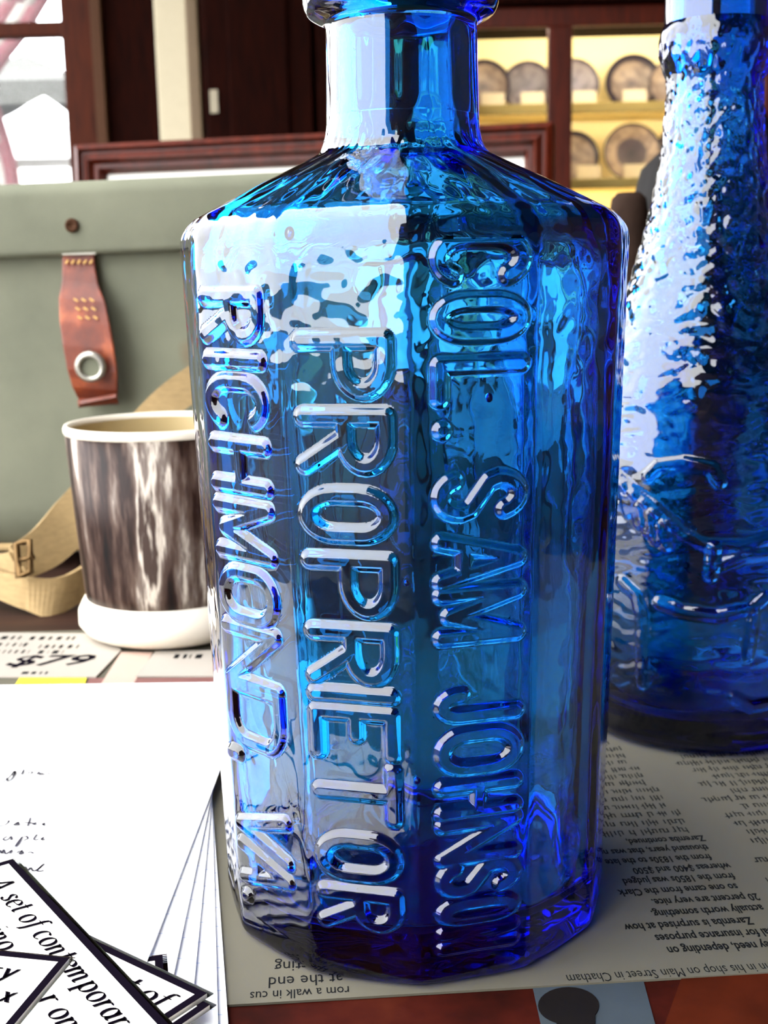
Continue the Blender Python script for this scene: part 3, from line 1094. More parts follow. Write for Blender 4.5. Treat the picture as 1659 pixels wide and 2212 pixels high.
MB().lathe([(0.0348, mz(0.0890)), (0.0322, mz(0.05)), (0.0300, mz(0.0190)), (0.0, mz(0.0185))], 96).build('lining', 'mug_inside', mug, smooth=True)
MB().lathe([(0.0, 0.0), (0.0300, 0.0), (0.0340, 0.002), (0.0366, 0.0055), (0.0364, 0.0105), (0.0350, mz(0.0145)), (0.0338, mz(0.0168)), (0.0328, mz(0.0172)), (0.0, mz(0.0165))], 96).build('foot', 'ceramic', mug, smooth=True)
hp = []
for k in range(17):
    a = math.pi * (k / 16) - math.pi / 2
    hp.append((0.034 + 0.026 * math.cos(a), 0, 0.054 + 0.027 * math.sin(a)))
h_ = MB().tube([Vector((p[0], p[1], p[2])) for p in hp], 0.0042, 12).build('handle', 'marbled', mug, smooth=True)
h_.rotation_euler = (0, 0, math.radians(38))

# ------------------------------------------------------------------ sage green case with leather tab
CYF = 0.325
case = thing('case', 'sage green canvas case with leather strap tab behind the mug', 'case', (-0.235, CYF + 0.10, 0.0), 0.0)


def rounded_box(w, d, z0, z1, rb, rt, seg=6, rv=0.012):
    """front-facing rounded box: x +-w/2, y 0..d"""
    m = MB()
    # profile in y-z swept in x with rounded vertical corners approximated by bevel afterwards
    pr = []
    for (cyy, czz, a0, r) in ((-d / 2 + rb, z0 + rb, 180, rb), (d / 2 - rb, z0 + rb, 270, rb), (d / 2 - rt, z1 - rt, 0, rt), (-d / 2 + rt, z1 - rt, 90, rt)):
        for k in range(seg + 1):
            a = math.radians(a0 + 90 * k / seg)
            pr.append((cyy + r * math.cos(a), czz + r * math.sin(a)))
    n = len(pr)
    xs = [(-w / 2, 0.90), (-w / 2 + rv * 0.3, 0.97), (-w / 2 + rv, 1.0), (w / 2 - rv, 1.0), (w / 2 - rv * 0.3, 0.97), (w / 2, 0.90)]
    zc = (z0 + z1) / 2
    vs = [(x, y * s, zc + (z - zc) * s) for x, s in xs for y, z in pr]
    fs = [tuple(range(n)), tuple(range((len(xs) - 1) * n, len(xs) * n))]
    for i in range(len(xs) - 1):
        for k in range(n):
            fs.append((i * n + k, i * n + (k + 1) % n, (i + 1) * n + (k + 1) % n, (i + 1) * n + k))
    return m.add(vs, fs)


smooth_by_angle(rounded_box(0.46, 0.196, 0.004, 0.160, 0.030, 0.004).build('box_body', 'sage', case))
lid = smooth_by_angle(rounded_box(0.472, 0.212, 0.0, 0.034, 0.003, 0.007).build('lid', 'sage', case))
lid.location = (0, 0, 0.1520)
lid.rotation_euler = (0, -0.022, 0)
# tan piping at the foot of the box
pts = [(-0.222 + 0.444 * k / 12, -0.0925, 0.0115) for k in range(13)]
MB().tube(pts, 0.0022, 8).build('piping', 'webbing', case, smooth=True)
# leather tab
tabp = [(170, 540), (171, 575), (174, 612), (178, 650), (184, 700), (192, 750), (200, 800), (206, 838), (212, 862)]
yoff = [-0.0030, -0.0035, -0.006, -0.0095, -0.0125, -0.0140, -0.0135, -0.0110, -0.0060]
wpx = [66, 70, 76, 98, 106, 108, 106, 96, 84]
tab = []
for (x, y), yo in zip(tabp, yoff):
    tab.append(at_y(x, y, CYF + 0.002 + yo) - case.location)
sc_ = (CYF - CAM.y) / F
tb_ = MB().ribbon(tab, [Vector((w * sc_, 0.0, 0.10 * w * sc_ * -1)) for w in wpx], 0.0024).build('strap_tab', 'leather', case, smooth=False, bevel=0.0006)
cur_end = [tab[-1] + Vector((0.0, -0.0006, 0.0002)), tab[-1] + Vector((0.001, -0.004, -0.0018)), tab[-1] + Vector((0.002, -0.008, -0.0012)), tab[-1] + Vector((0.0025, -0.0105, 0.0012))]
MB().ribbon(cur_end, [Vector((84 * sc_, 0, 0)), Vector((88 * sc_, 0, 0.001)), Vector((86 * sc_, 0, 0.002)), Vector((80 * sc_, 0, 0.003))], 0.0024).build('strap_tip', 'leather', tb_, bevel=0.0005)
ec = at_y(198, 791, CYF - 0.0140) - case.location
ey = MB()
ring = [(34 * sc_ * math.cos(a) * 0 + 0, 0, 0) for a in (0,)]
R1, R2 = 33 * sc_, 20 * sc_
prof_e = [(R2, 0.0), (R2, 0.0022), ((R1 + R2) / 2, 0.0030), (R1, 0.0016), (R1, 0.0)]
eo = ey.lathe(prof_e, 32, close=True).build('eyelet', 'steel', tb_, smooth=True)
eo.location = ec + Vector((0, -0.0012, 0))
eo.rotation_euler = (math.pi / 2 + 0.12, 0, 0)
eh = MB().lathe([(0.0, 0.0), (R2, 0.0), (R2, 0.0008), (0.0, 0.0008)], 24).build('eyelet_hole', 'sage', tb_)
eh.location = eo.location
eh.rotation_euler = eo.rotation_euler
for r in range(3):
    for k in range(3):
        p_ = at_y(165 + 17 * k + 4 * r, 648 + 19 * r, CYF - 0.0105 - 0.0008 * r) - case.location
        MB().tube([p_ + Vector((-0.0009, -0.0008, 0.0006)), p_ + Vector((0.0009, -0.0008, -0.0006))], 0.0005, 6).build('stitch', 'stitch', tb_)
for k in range(5):
    p_ = at_y(146 + 13 * k, 566, CYF - 0.0032) - case.location
    MB().tube([p_ + Vector((-0.0007, -0.001, -0.0008)), p_ + Vector((0.0007, -0.001, 0.0008))], 0.0005, 6).build('stitch', 'stitch', tb_)
lp = at_y(172, 545, CYF - 0.004) - case.location
MB().box(lp.x - 0.008, lp.x + 0.008, lp.y - 0.0012, lp.y + 0.003, lp.z - 0.0012, lp.z + 0.0012).build('tab_plate', 'steel', tb_, bevel=0.0004)
# worn rivet hole on the lid
rp = at_y(155, 487, CYF - 0.0072) - case.location
rv = MB().lathe([(0.0, 0.0), (0.0016, 0.0004), (0.0024, 0.0010), (0.0031, 0.0004), (0.0033, 0.0)], 24).build('lid_rivet', 'casing', case, smooth=True)
rv.location = rp
rv.rotation_euler = (math.pi / 2, 0, 0)

# ------------------------------------------------------------------ cotton webbing strap with buckle
strap = thing('webbing_strap', 'beige cotton webbing strap with buckle lying coiled before the case', 'strap', (-0.18, 0.26, 0))


def rel(px, py, Y):
    return at_y(px, py, Y) - strap.location


def rb(name, pts, widths, th=0.0022):
    P = []
    Wd = []
    for i in range(len(pts) - 1):
        p0, p1, p2, p3 = [Vector(pts[j]) for j in (max(i - 1, 0), i, i + 1, min(i + 2, len(pts) - 1))]
        for k in range(6):
            t = k / 6
            P.append(0.5 * ((2 * p1) + (p2 - p0) * t + (2 * p0 - 5 * p1 + 4 * p2 - p3) * t * t + (3 * p1 - p0 - 3 * p2 + p3) * t ** 3))
            Wd.append(Vector(widths[i]).lerp(Vector(widths[i + 1]), t))
    P.append(Vector(pts[-1]))
    Wd.append(Vector(widths[-1]))
    return MB().ribbon(P, Wd, th).build(name, 'webbing', strap, smooth=False)


def wpx_(dx, dy, Y):
    a, b_ = at_y(800, 1000, Y), at_y(800 + dx, 1000 + dy, Y)
    return b_ - a


# rising part behind the mug to the buckle
rb('webbing', [rel(215, 1050, 0.285), rel(150, 1130, 0.275), rel(95, 1185, 0.262), rel(40, 1215, 0.250)],
   [wpx_(60, 70, 0.27), wpx_(58, 88, 0.27), wpx_(48, 82, 0.25), wpx_(40, 70, 0.25)])
# lower loop hanging forward
rb('webbing', [rel(185, 1255, 0.262), rel(120, 1290, 0.248), rel(60, 1282, 0.246), rel(-10, 1262, 0.252), rel(-70, 1240, 0.262)],
   [wpx_(-8, 78, 0.25) + Vector((0, -.004, 0)), wpx_(-20, 84, 0.25) + Vector((0, -.006, 0)), wpx_(-8, 72, 0.25), wpx_(4, 60, 0.25), wpx_(8, 60, 0.25)])
rb('webbing', [rel(40, 1222, 0.250), rel(0, 1225, 0.262), rel(-50, 1210, 0.275)],
   [wpx_(30, 62, 0.25), wpx_(10, 60, 0.25), wpx_(0, 60, 0.25)])
# end going up behind the mug on the right
rb('webbing', [rel(300, 930, 0.300), rel(360, 870, 0.302), rel(430, 820, 0.306), rel(520, 770, 0.308)],
   [wpx_(30, 66, 0.30), wpx_(30, 66, 0.30), wpx_(30, 66, 0.30), wpx_(30, 66, 0.30)])
bk = [rel(36, 1175, 0.2445), rel(64, 1168, 0.2445), rel(66, 1236, 0.2405), rel(40, 1246, 0.2405)]
MB().tube([bk[0], bk[0].lerp(bk[1], .5), bk[1], bk[1].lerp(bk[2], .5), bk[2], bk[2].lerp(bk[3], .5), bk[3], bk[3].lerp(bk[0], .5)], 0.0015, 8, closed=True).build('buckle', 'brass', strap, smooth=True)
MB().tube([bk[0].lerp(bk[3], .5), bk[1].lerp(bk[2], .5) + Vector((0.002, -0.001, 0))], 0.0011, 8).build('buckle_prong', 'brass', strap, smooth=True)

# ------------------------------------------------------------------ large picture frame leaning behind the case
FYp = 0.95
fa, fb = at_y(172, 312, 1.01), at_y(1191, 278, 0.91)
fw, fh = (fb - fa).xy.length, (fa.z + fb.z) / 2
fr = thing('picture_frame', 'moulded mahogany picture frame with white mat behind the green case', 'frame', ((fa.x + fb.x) / 2, (fa.y + fb.y) / 2 - 0.016, 0.0))
fr.rotation_euler = (-0.06, 0, math.atan2(fb.y - fa.y, fb.x - fa.x))
mw = 0.0275
mprof = [(0.0, 0.0), (0.0, 0.020), (0.005, 0.024), (0.0075, 0.019), (0.0095, 0.019), (0.015, 0.0225), (0.019, 0.016), (0.023, 0.016), (0.0275, 0.008), (0.0275, 0.0)]


def frame_member(a, b, inward):
    a, b, inward = Vector(a), Vector(b), Vector(inward)
    d = (b - a).normalized()
    vs = []
    for (p_, s) in ((a, 1), (b, -1)):
        for (u, hgt) in mprof:
            q_ = p_ + inward * u + d * (s * u)
            vs.append((q_.x, -hgt, q_.z))
    n = len(mprof)
    fs = [tuple(range(n)), tuple(range(n, 2 * n))] + [(k, (k + 1) % n, n + (k + 1) % n, n + k) for k in range(n)]
    return MB().add(vs, fs)


hx = fw / 2
for nm, a, b_, i_ in (('top_rail', (-hx, 0, fh), (hx, 0, fh), (0, 0, -1)), ('bottom_rail', (-hx, 0, 0), (hx, 0, 0), (0, 0, 1)),
                      ('side_rail', (-hx, 0, 0), (-hx, 0, fh), (1, 0, 0)), ('side_rail', (hx, 0, 0), (hx, 0, fh), (-1, 0, 0))):
    frame_member(a, b_, i_).build(nm, 'mahogany', fr)
MB().box(-hx + mw - 0.004, hx - mw + 0.004, -0.005, -0.002, mw - 0.004, fh - mw + 0.004).build('mat_board', 'matboard', fr)
MB().box(-hx + 0.003, hx - 0.003, -0.002, 0.0, 0.003, fh - 0.003).build('backing', 'brown_wood', fr)
MB().prism([(-0.02, 0), (0.02, 0), (0.02, 0.004), (-0.02, 0.004)], 0.0, 0.0).v
st_ = MB().box(-0.02, 0.02, 0.0, 0.0045, 0.0, 0.235)
so = st_.build('easel_strut', 'brown_wood', fr)
so.location = (0, 0.0, 0.005)
so.rotation_euler = (-0.30 + 0.06, 0, 0)
so.location = (0, 0.055, 0.0055)
so.rotation_euler = (0.26, 0, 0)

# ------------------------------------------------------------------ dark leather bag between the two bottles
bx = at_y(1450, 470, 0.42)
bag = thing('leather_bag', 'black leather bag with brown roll behind the two blue bottles', 'bag', (0.154, 0.45, 0))
m = MB()
prof2 = [(-0.056, 0.0), (-0.058, 0.05), (-0.050, 0.10), (-0.037, 0.140), (-0.025, 0.168), (-0.016, 0.200), (0.006, 0.220), (0.045, 0.214), (0.085, 0.17), (0.10, 0.10), (0.10, 0.04), (0.095, 0.0)]
nseg = len(prof2)
dep = [(-0.040, 0.86), (-0.030, 0.97), (-0.012, 1.0), (0.012, 1.0), (0.030, 0.97), (0.040, 0.86)]
vs = [(0.02 + (x - 0.02) * s, y, 0.0 + z * (0.94 + 0.06 * s) if z > 0 else 0.0) for y, s in dep for x, z in prof2]
fs = [tuple(range(nseg)), tuple(range(5 * nseg, 6 * nseg))]
for i in range(5):
    for k in range(nseg):
        fs.append((i * nseg + k, i * nseg + (k + 1) % nseg, (i + 1) * nseg + (k + 1) % nseg, (i + 1) * nseg + k))
smooth_by_angle(m.add(vs, fs).build('bag_body', 'black_leather', bag), 50)
MB().box(-0.03, 0.08, -0.044, -0.039, 0.08, 0.15).build('flap', 'black_leather', bag, bevel=0.002)
MB().tube([(0.010, 0, 0.205), (0.018, 0, 0.226), (0.03, 0, 0.232), (0.045, 0, 0.224), (0.055, 0, 0.20)], 0.004, 10).build('bag_handle', 'black_leather', bag, smooth=True)
rl = at_y(1345, 462, 0.395)
roll = thing('felt_roll', 'dull brown rolled cloth standing beside the black bag', 'cloth roll', (rl.x + 0.004, 0.400, 0))
hr = rl.z + 0.011
MB().lathe([(0.0, 0.0), (0.0098, 0.0), (0.0102, 0.01), (0.0100, hr - 0.010), (0.0090, hr - 0.003), (0.006, hr), (0.0, hr - 0.001)], 28).build('cloth_body', 'brown_leather', roll, smooth=True)
MB().lathe([(0.0101, hr * 0.5), (0.0107, hr * 0.5 + 0.002), (0.0107, hr * 0.5 + 0.008), (0.0101, hr * 0.5 + 0.010)], 28).build('tie_band', 'webbing', roll, smooth=True)


# ------------------------------------------------------------------ glass bottles
def grid_noise(nr, nc, fr_, fc, seed):
    """smooth random field nr x nc, periodic in columns; fr_, fc cells"""
    r_ = np.random.default_rng(seed)
    g = r_.standard_normal((fr_ + 4, fc))
    y = np.linspace(1, fr_ + 1, nr)
    x = np.linspace(0, fc, nc, endpoint=False)
    return sample_cubic(g, y[:, None] + 0 * x[None], 0 * y[:, None] + x[None], fc)


def sample_cubic(g, Y, X, fc):
    yi = np.floor(Y).astype(int)
    xi = np.floor(X).astype(int)
    fy, fx = Y - yi, X - xi

    def wts(t):
        return [(1 - t) ** 3 / 6, (3 * t ** 3 - 6 * t ** 2 + 4) / 6, (-3 * t ** 3 + 3 * t ** 2 + 3 * t + 1) / 6, t ** 3 / 6]
    wy, wx = wts(fy), wts(fx)
    out = 0
    for a in range(4):
        for b in range(4):
            out = out + wy[a] * wx[b] * g[np.clip(yi + a - 1, 0, g.shape[0] - 1), (xi + b - 1) % fc]
    return out


def noise_at(theta, zz, cell_t, cell_z, seed):
    """theta (nc) in radians, zz (nr) metres"""
    fc = max(4, int(round(2 * math.pi / cell_t)))
    r_ = np.random.default_rng(seed)
    n = int((zz.max() - zz.min()) / cell_z) + 6
    g = r_.standard_normal((n, fc))
    Y = (zz - zz.min()) / cell_z + 1
    X = (theta % (2 * math.pi)) / (2 * math.pi) * fc
    return sample_cubic(g, np.repeat(Y[:, None], len(X), 1), np.repeat(X[None], len(Y), 0), fc)


def dense(prof, step):
    """resample an (r, z, w) profile with Catmull-free linear pieces"""
    out = []
    for a, b in zip(prof[:-1], prof[1:]):
        L = math.hypot(b[0] - a[0], b[1] - a[1])
        n = max(1, int(math.ceil(L / step)))
        for k in range(n):
            t = k / n
            out.append(tuple(a[i] + (b[i] - a[i]) * t for i in range(3)))
    out.append(prof[-1])
    return np.array(out)


def smooth_prof(P, it):
    Q = P.copy()
    for _ in range(it):
        Q[1:-1] = 0.25 * Q[:-2] + 0.5 * Q[1:-1] + 0.25 * Q[2:]
    return Q


def seg_dist(px, py, path):
    d = np.full(px.shape, 1e9)
    for (ax, ay), (bx_, by_) in zip(path[:-1], path[1:]):
        vx, vy = bx_ - ax, by_ - ay
        L = vx * vx + vy * vy + 1e-18
        t = np.clip(((px - ax) * vx + (py - ay) * vy) / L, 0, 1)
        d = np.minimum(d, np.hypot(px - ax - t * vx, py - ay - t * vy))
    return d


def rrect(x0, y0, x1, y1, rx, ry):
    p = arc(x1 - rx, y1 - ry, rx, ry, 0, 90, 6) + arc(x0 + rx, y1 - ry, rx, ry, 90, 180, 6) + arc(x0 + rx, y0 + ry, rx, ry, 180, 270, 6) + arc(x1 - rx, y0 + ry, rx, ry, 270, 360, 6)
    return p + [p[0]]


CAP = {
    'P': [[(0, 0), (0, 1)], [(0, 1)] + [(.45, 1)] + arc(.45, .74, .55, .26, 90, -90, 12) + [(0, .48)]],
    'R': [[(0, 0), (0, 1)], [(0, 1)] + [(.45, 1)] + arc(.45, .75, .55, .25, 90, -90, 12) + [(0, .5)], [(.45, .48), (1, 0)]],
    'O': [rrect(0, 0, 1, 1, .5, .34)],
    'I': [[(.5, 0), (.5, 1)]],
    'E': [[(0, 0), (0, 1)], [(0, 0), (1, 0)], [(0, 1), (1, 1)], [(0, .52), (.55, .52)]],
    'T': [[(.5, 0), (.5, 1)], [(0, 1), (1, 1)]],
    'C': [arc(.6, .70, .6, .30, 25, 90, 5) + arc(.6, .66, .6, .34, 90, 180, 7) + arc(.6, .34, .6, .34, 180, 270, 7) + arc(.6, .30, .6, .30, 270, 335, 5)],
    'H': [[(0, 0), (0, 1)], [(1, 0), (1, 1)], [(0, .5), (1, .5)]],
    'M': [[(0, 0), (0, 1), (.5, .1), (1, 1), (1, 0)]],
    'N': [[(0, 0), (0, 1), (1, 0), (1, 1)]],
    'D': [[(0, 0), (0, 1)], [(0, 1), (.5, 1)] + arc(.5, .7, .5, .3, 90, 0, 6) + arc(.5, .3, .5, .3, 0, -90, 6) + [(0, 0)]],
    'V': [[(0, 1), (.5, 0), (1, 1)]],
    'A': [[(0, 0), (.5, 1), (1, 0)], [(.2, .3), (.8, .3)]],
    'L': [[(0, 1), (0, 0), (1, 0)]],
    'S': [arc(.5, .74, .5, .26, 20, 180, 9) + [(.1, .62), (.5, .5), (.9, .38)] + arc(.5, .26, .5, .26, 0, -160, 9)],
    'J': [[(.9, 1), (.9, .28)] + arc(.45, .26, .45, .26, 0, -180, 9)],
    '.': [[(.5, .02), (.5, .03)]],
    ',': [[(.5, .06), (.3, -.06)]],
}
# glyph, first and last picture row of the letter (outside of its strokes)
TEXTS = [
    (0, 0.04, 0.83, [('R', 622, 742), ('I', 762, 796), ('C', 808, 914), ('H', 944, 1066), ('M', 1078, 1212), ('O', 1222, 1352), ('N', 1346, 1494), ('D', 1474, 1622),
                     (',', 1630, 1660), ('V', 1740, 1856), ('A', 1828, 1932), ('.', 1944, 1980)]),
    (1, 0.09, 0.87, [('P', 716, 862), ('R', 882, 1024), ('O', 1052, 1172), ('P', 1194, 1334), ('R', 1348, 1480), ('I', 1481, 1521), ('E', 1524, 1642),
                     ('T', 1644, 1778), ('O', 1798, 1904), ('R', 1914, 2012)]),
    (2, 0.15, 0.92, [('C', 494, 604), ('O', 632, 740), ('L', 768, 876), ('.', 908, 944), ('S', 1016, 1122), ('A', 1148, 1268), ('M', 1262, 1388),
                     ('J', 1480, 1562), ('O', 1566, 1672), ('H', 1676, 1764), ('N', 1758, 1862), ('S', 1852, 1932), ('O', 1930, 1998), ('N', 1994, 2058)]),
]
T0 = math.radians(-57) - 0.0369                    # angle of the first visible corner
RB, RT, ZB, ZT_ = 0.0436, 0.0475, 0.0065, 0.1475   # corner radius at the foot and at the shoulder


def corner_radius(z):
    return RB + (RT - RB) * (z - ZB) / (ZT_ - ZB)


def row_to_z(panel, frac, py):
    """height on a panel where picture row py falls"""
    a0, a1 = T0 + math.radians(30) * panel, T0 + math.radians(30) * (panel + 1)
    lo, hi = 0.0, 0.2
    for _ in range(40):
        z = (lo + hi) / 2
        R = corner_radius(z)
        pa = Vector((R * math.sin(a0), -R * math.cos(a0), z))
        pb = Vector((R * math.sin(a1), -R * math.cos(a1), z))
        d = pa.lerp(pb, frac) - CAM
        y = H / 2 - F * d.dot(_u) / d.dot(_f)
        if y > py:
            lo = z
        else:
            hi = z
    return z


def mesh_from(name, V, Fq, cut, N, mat, parent):
    me = bpy.data.meshes.new(name)
    me.vertices.add(len(V))
    me.vertices.foreach_set('co', np.asarray(V, np.float32).ravel())
    Fq = np.asarray(Fq, np.int32)
    nf = len(Fq)
    me.loops.add(nf * 4)
    me.loops.foreach_set('vertex_index', Fq.ravel())
    me.polygons.add(nf)
    me.polygons.foreach_set('loop_start', np.arange(0, nf * 4, 4, dtype=np.int32))
    me.polygons.foreach_set('use_smooth', np.ones(nf, bool))
    me.update(calc_edges=True)
    at = me.attributes.new('cut', 'FLOAT', 'FACE')
    at.data.foreach_set('value', np.asarray(cut, np.float32))
    if N is not None:
        me.normals_split_custom_set_from_vertices(np.asarray(N, np.float32).tolist())
    me.materials.append(M[mat])
    o = bpy.data.objects.new(name, me)
    COL.objects.link(o)
    o.parent = parent
    return o


def grid_normals(P):
    """P: rows x cols x 3, periodic columns; outward for rows going up on the outside"""
    dc = np.roll(P, -1, 1) - np.roll(P, 1, 1)
    dr = np.empty_like(P)
    dr[1:-1] = P[2:] - P[:-2]
    dr[0] = P[1] - P[0]
    dr[-1] = P[-1] - P[-2]
    n = np.cross(dc, dr)
    n /= np.linalg.norm(n, axis=2, keepdims=True) + 1e-12
    return n


def strip_faces(i0, i1, nc, off):
    """quads between grid rows i0..i1 (indices into a flattened grid)"""
    k = np.arange(nc)
    k2 = (k + 1) % nc
    out = []
    for i in range(i0, i1):
        out.append(np.stack([off + i * nc + k, off + i * nc + k2, off + (i + 1) * nc + k2, off + (i + 1) * nc + k], 1))
    return np.concatenate(out)


def build_bottle():
    root = thing('glass_bottle', 'clear cobalt blue twelve sided bottle embossed PROPRIETOR, in the foreground', 'bottle', (0, 0, 0.0013))
    # columns
    th = []
    for k in range(12):
        n = 86 if k < 3 else 30
        a0 = T0 + math.radians(30) * k
        th += list(a0 + math.radians(30) * (np.arange(n) / n))
    th = np.array(th)
    nc = len(th)
    # softened dodecagon
    dn = np.linspace(0, 2 * math.pi, 7200, endpoint=False)
    ph = ((dn - T0 + math.radians(15)) % math.radians(30))
    ph = ((dn - T0) % math.radians(30)) - math.radians(15)
    pol = math.cos(math.radians(15)) / np.cos(ph)
    ker = np.exp(-0.5 * (np.arange(-120, 121) * (2 * math.pi / 7200) / math.radians(1.15)) ** 2)
    ker /= ker.sum()
    pol = np.convolve(np.concatenate([pol[-120:], pol, pol[:120]]), ker, 'valid')
    # moulded ribs: panels sit a hair below the corners
    poly = np.interp((th % (2 * math.pi)), np.append(dn, 2 * math.pi), np.append(pol, pol[0]))
    # profiles (corner radius, z, roundness)
    lower = smooth_prof(dense([(0.0010, 0.0035, 1), (0.030, 0.0022, 1), (0.0385, 0.0, .55), (0.0418, 0.0, .40), (0.0432, 0.0013, .25), (0.04365, 0.0032, .12), (0.04365, 0.0052, .05), (RB, ZB, 0)], 0.0005), 3)
    panel = dense([(RB, ZB, 0), (RT, ZT_, 0)], 0.00031)
    upper = smooth_prof(dense([(RT, ZT_, 0), (0.0474, 0.1490, 0), (0.0466, 0.1510, 0), (0.0445, 0.1532, 0), (0.0300, 0.1602, .05), (0.0215, 0.1640, .2), (0.0178, 0.1657, .6), (0.0166, 0.1673, 1), (0.0160, 0.1700, 1), (0.0158, 0.1730, 1)], 0.0005), 4)
    neck = dense([(0.0158, 0.1730, 1), (0.01545, 0.1905, 1)], 0.0006)
    lip = smooth_prof(dense([(0.01545, 0.1905, 1), (0.0157, 0.1915, 1), (0.0172, 0.1920, 1), (0.0192, 0.1930, 1), (0.0200, 0.1950, 1), (0.0200, 0.1985, 1), (0.0190, 0.2015, 1), (0.0165, 0.2032, 1), (0.0130, 0.2032, 1), (0.0118, 0.2015, 1), (0.0112, 0.1985, 1), (0.0112, 0.1905, 1)], 0.0005), 3)
    nin = dense([(0.0112, 0.1905, 1), (0.0114, 0.1730, 1)], 0.0006)
    inn = smooth_prof(dense([(0.0114, 0.1730, 1), (0.0120, 0.1680, 1), (0.0140, 0.1640, .9), (0.0285, 0.1570, .7), (0.0395, 0.1508, .7), (0.0422, 0.1475, .7), (0.0428, 0.1430, .7),
                             (0.0391, 0.0200, .7), (0.0383, 0.0125, .8), (0.0360, 0.0092, .6), (0.028, 0.0086, 1), (0.001, 0.0110, 1)], 0.0009), 4)
    outer = np.concatenate([lower[:-1], panel[:-1], upper])
    n_low, n_pan = len(lower) - 1, len(panel) - 1
    # --- outer surface
    def ring(prof_):
        r = prof_[:, 0:1] * (poly[None] * (1 - prof_[:, 2:3]) + prof_[:, 2:3])
        return np.stack([r * np.sin(th)[None], -r * np.cos(th)[None], np.repeat(prof_[:, 1:2] - 0.0013 * np.clip(prof_[:, 1:2] / 0.02, 0, 1), nc, 1)], 2)
    P0 = ring(outer)
    zz = outer[:, 1]
    nrm = grid_normals(P0)
    band = np.clip((zz - 0.004) / 0.004, 0, 1)[:, None] * np.clip((0.172 - zz) / 0.006, 0, 1)[:, None]
    wav = (noise_at(th, zz, 0.30, 0.012, 3) * 0.00007 + noise_at(th, zz, 0.09, 0.0045, 4) * 0.000030)
    upz = np.clip((zz - 0.118) / 0.012, 0.25, 1)[:, None]
    wav = wav + upz * (noise_at(th, zz, 0.052, 0.0023, 5) * 0.000130 + noise_at(th, zz, 0.030, 0.0013, 6) * 0.000035)
    P0 = P0 + nrm * (wav * band)[..., None]
    # faint concave panels: sunk centres so that the corners read as ribs
    # --- letters
    hgt = np.zeros(P0.shape[:2])
    owner = np.full(P0.shape[:2], -1, int)
    r0, r1 = n_low, n_low + n_pan
    glyphs = []
    SW, SF, HH = 0.00080, 0.00125, 0.00100          # flat half width, flank width, relief
    RX = np.linspace(0, 1, 60)
    sl = np.clip(np.minimum(RX, 1 - RX) / 0.22, 0, 1)
    RY = np.cumsum(sl)
    RY = (RY - RY[0]) / (RY[-1] - RY[0])
    for panel_i, s0, s1, txt in TEXTS:
        c0 = panel_i * 86
        cols = np.arange(c0, c0 + 86)
        frac = (np.arange(86) / 86)[None]
        zrow = outer[r0:r1, 1][:, None]
        width = 2 * math.sin(math.radians(15)) * corner_radius(zrow)
        S = (frac - 0.5) * width + 0 * zrow         # across, metres (right positive)
        Tt = -zrow + 0 * frac                       # text direction: downwards
        for ch, ya, yb in txt:
            fm = (s0 + s1) / 2
            za, zb = row_to_z(panel_i, fm, ya), row_to_z(panel_i, fm, yb)
            wmid = 2 * math.sin(math.radians(15)) * corner_radius((za + zb) / 2)
            hw_ = SW + SF * 0.6
            x0_, x1_ = -za + hw_, -zb - hw_
            if x1_ < x0_ + 1e-4:
                x0_ = x1_ = (x0_ + x1_) / 2
            y0_, y1_ = (s0 - 0.5) * wmid + hw_, (s1 - 0.5) * wmid - hw_
            d = np.full(S.shape, 1e9)
            for path in CAP[ch]:
                q_ = [(x0_ + (x1_ - x0_) * u_, y0_ + (y1_ - y0_) * v_) for u_, v_ in path]
                d = np.minimum(d, seg_dist(Tt, S, q_))
            t = np.clip((SW + SF - d) / SF, 0, 1)
            hh = HH * np.interp(t, RX, RY)
            if ch in '.,':
                hh = hh * 1.1
            gi = len(glyphs)
            glyphs.append(ch)
            sub = hgt[r0:r1, c0:c0 + 86]
            own = owner[r0:r1, c0:c0 + 86]
            win_ = hh > sub + 1e-9
            own[win_] = gi
            sub[win_] = hh[win_]
    # keep the relief clear of the panel ends
    hgt[:r0 + 2] = 0
    hgt[r1 - 2:] = 0
    P1 = P0 + nrm * hgt[..., None]
    N1 = grid_normals(P1)
    nr = len(outer)
    # inner
    inner_p = np.concatenate([inn])
    Pin = ring(inner_p)
    zi = inner_p[:, 1]
    ni = grid_normals(Pin)
    bi = np.clip((0.168 - zi) / 0.01, 0, 1)[:, None] * np.clip(inner_p[:, 0:1] / 0.02, 0, 1)
    wi = noise_at(th, zi, 0.42, 0.024, 21) * 0.0007 + noise_at(th, zi, 0.13, 0.009, 22) * 0.00020
    wi = wi + np.clip((zi - 0.112) / 0.015, 0, 1)[:, None] * noise_at(th, zi, 0.06, 0.0028, 23) * 0.00011
    Pin = Pin + ni * (wi * bi)[..., None]
    Nin = grid_normals(Pin)
    # face grid of the outer surface -> letter ownership
    k = np.arange(nc)
    k2 = (k + 1) % nc
    o4 = np.stack([owner[:-1][:, k], owner[:-1][:, k2], owner[1:][:, k2], owner[1:][:, k]], 0)
    fowner = o4.max(0)                                # (nr-1, nc)
    lettered = fowner >= 0
    # body grid: sink cut interior by ten microns
    adj = np.ones((nr, nc), bool)
    lt = lettered
    adj[1:-1] = lt[:-1] & lt[1:] & np.roll(lt[:-1], 1, 1) & np.roll(lt[1:], 1, 1)
    adj[0] = adj[-1] = False
    PB = P0 - nrm * (adj * 1.2e-5)[..., None]
    nV = nr * nc
    V = np.concatenate([PB.reshape(-1, 3), Pin.reshape(-1, 3), [[0, 0, P0[0, 0, 2]], [0, 0, Pin[-1, 0, 2]]]])
    NN = np.concatenate([N1.reshape(-1, 3), Nin.reshape(-1, 3), [[0, 0, -1], [0, 0, 1]]])
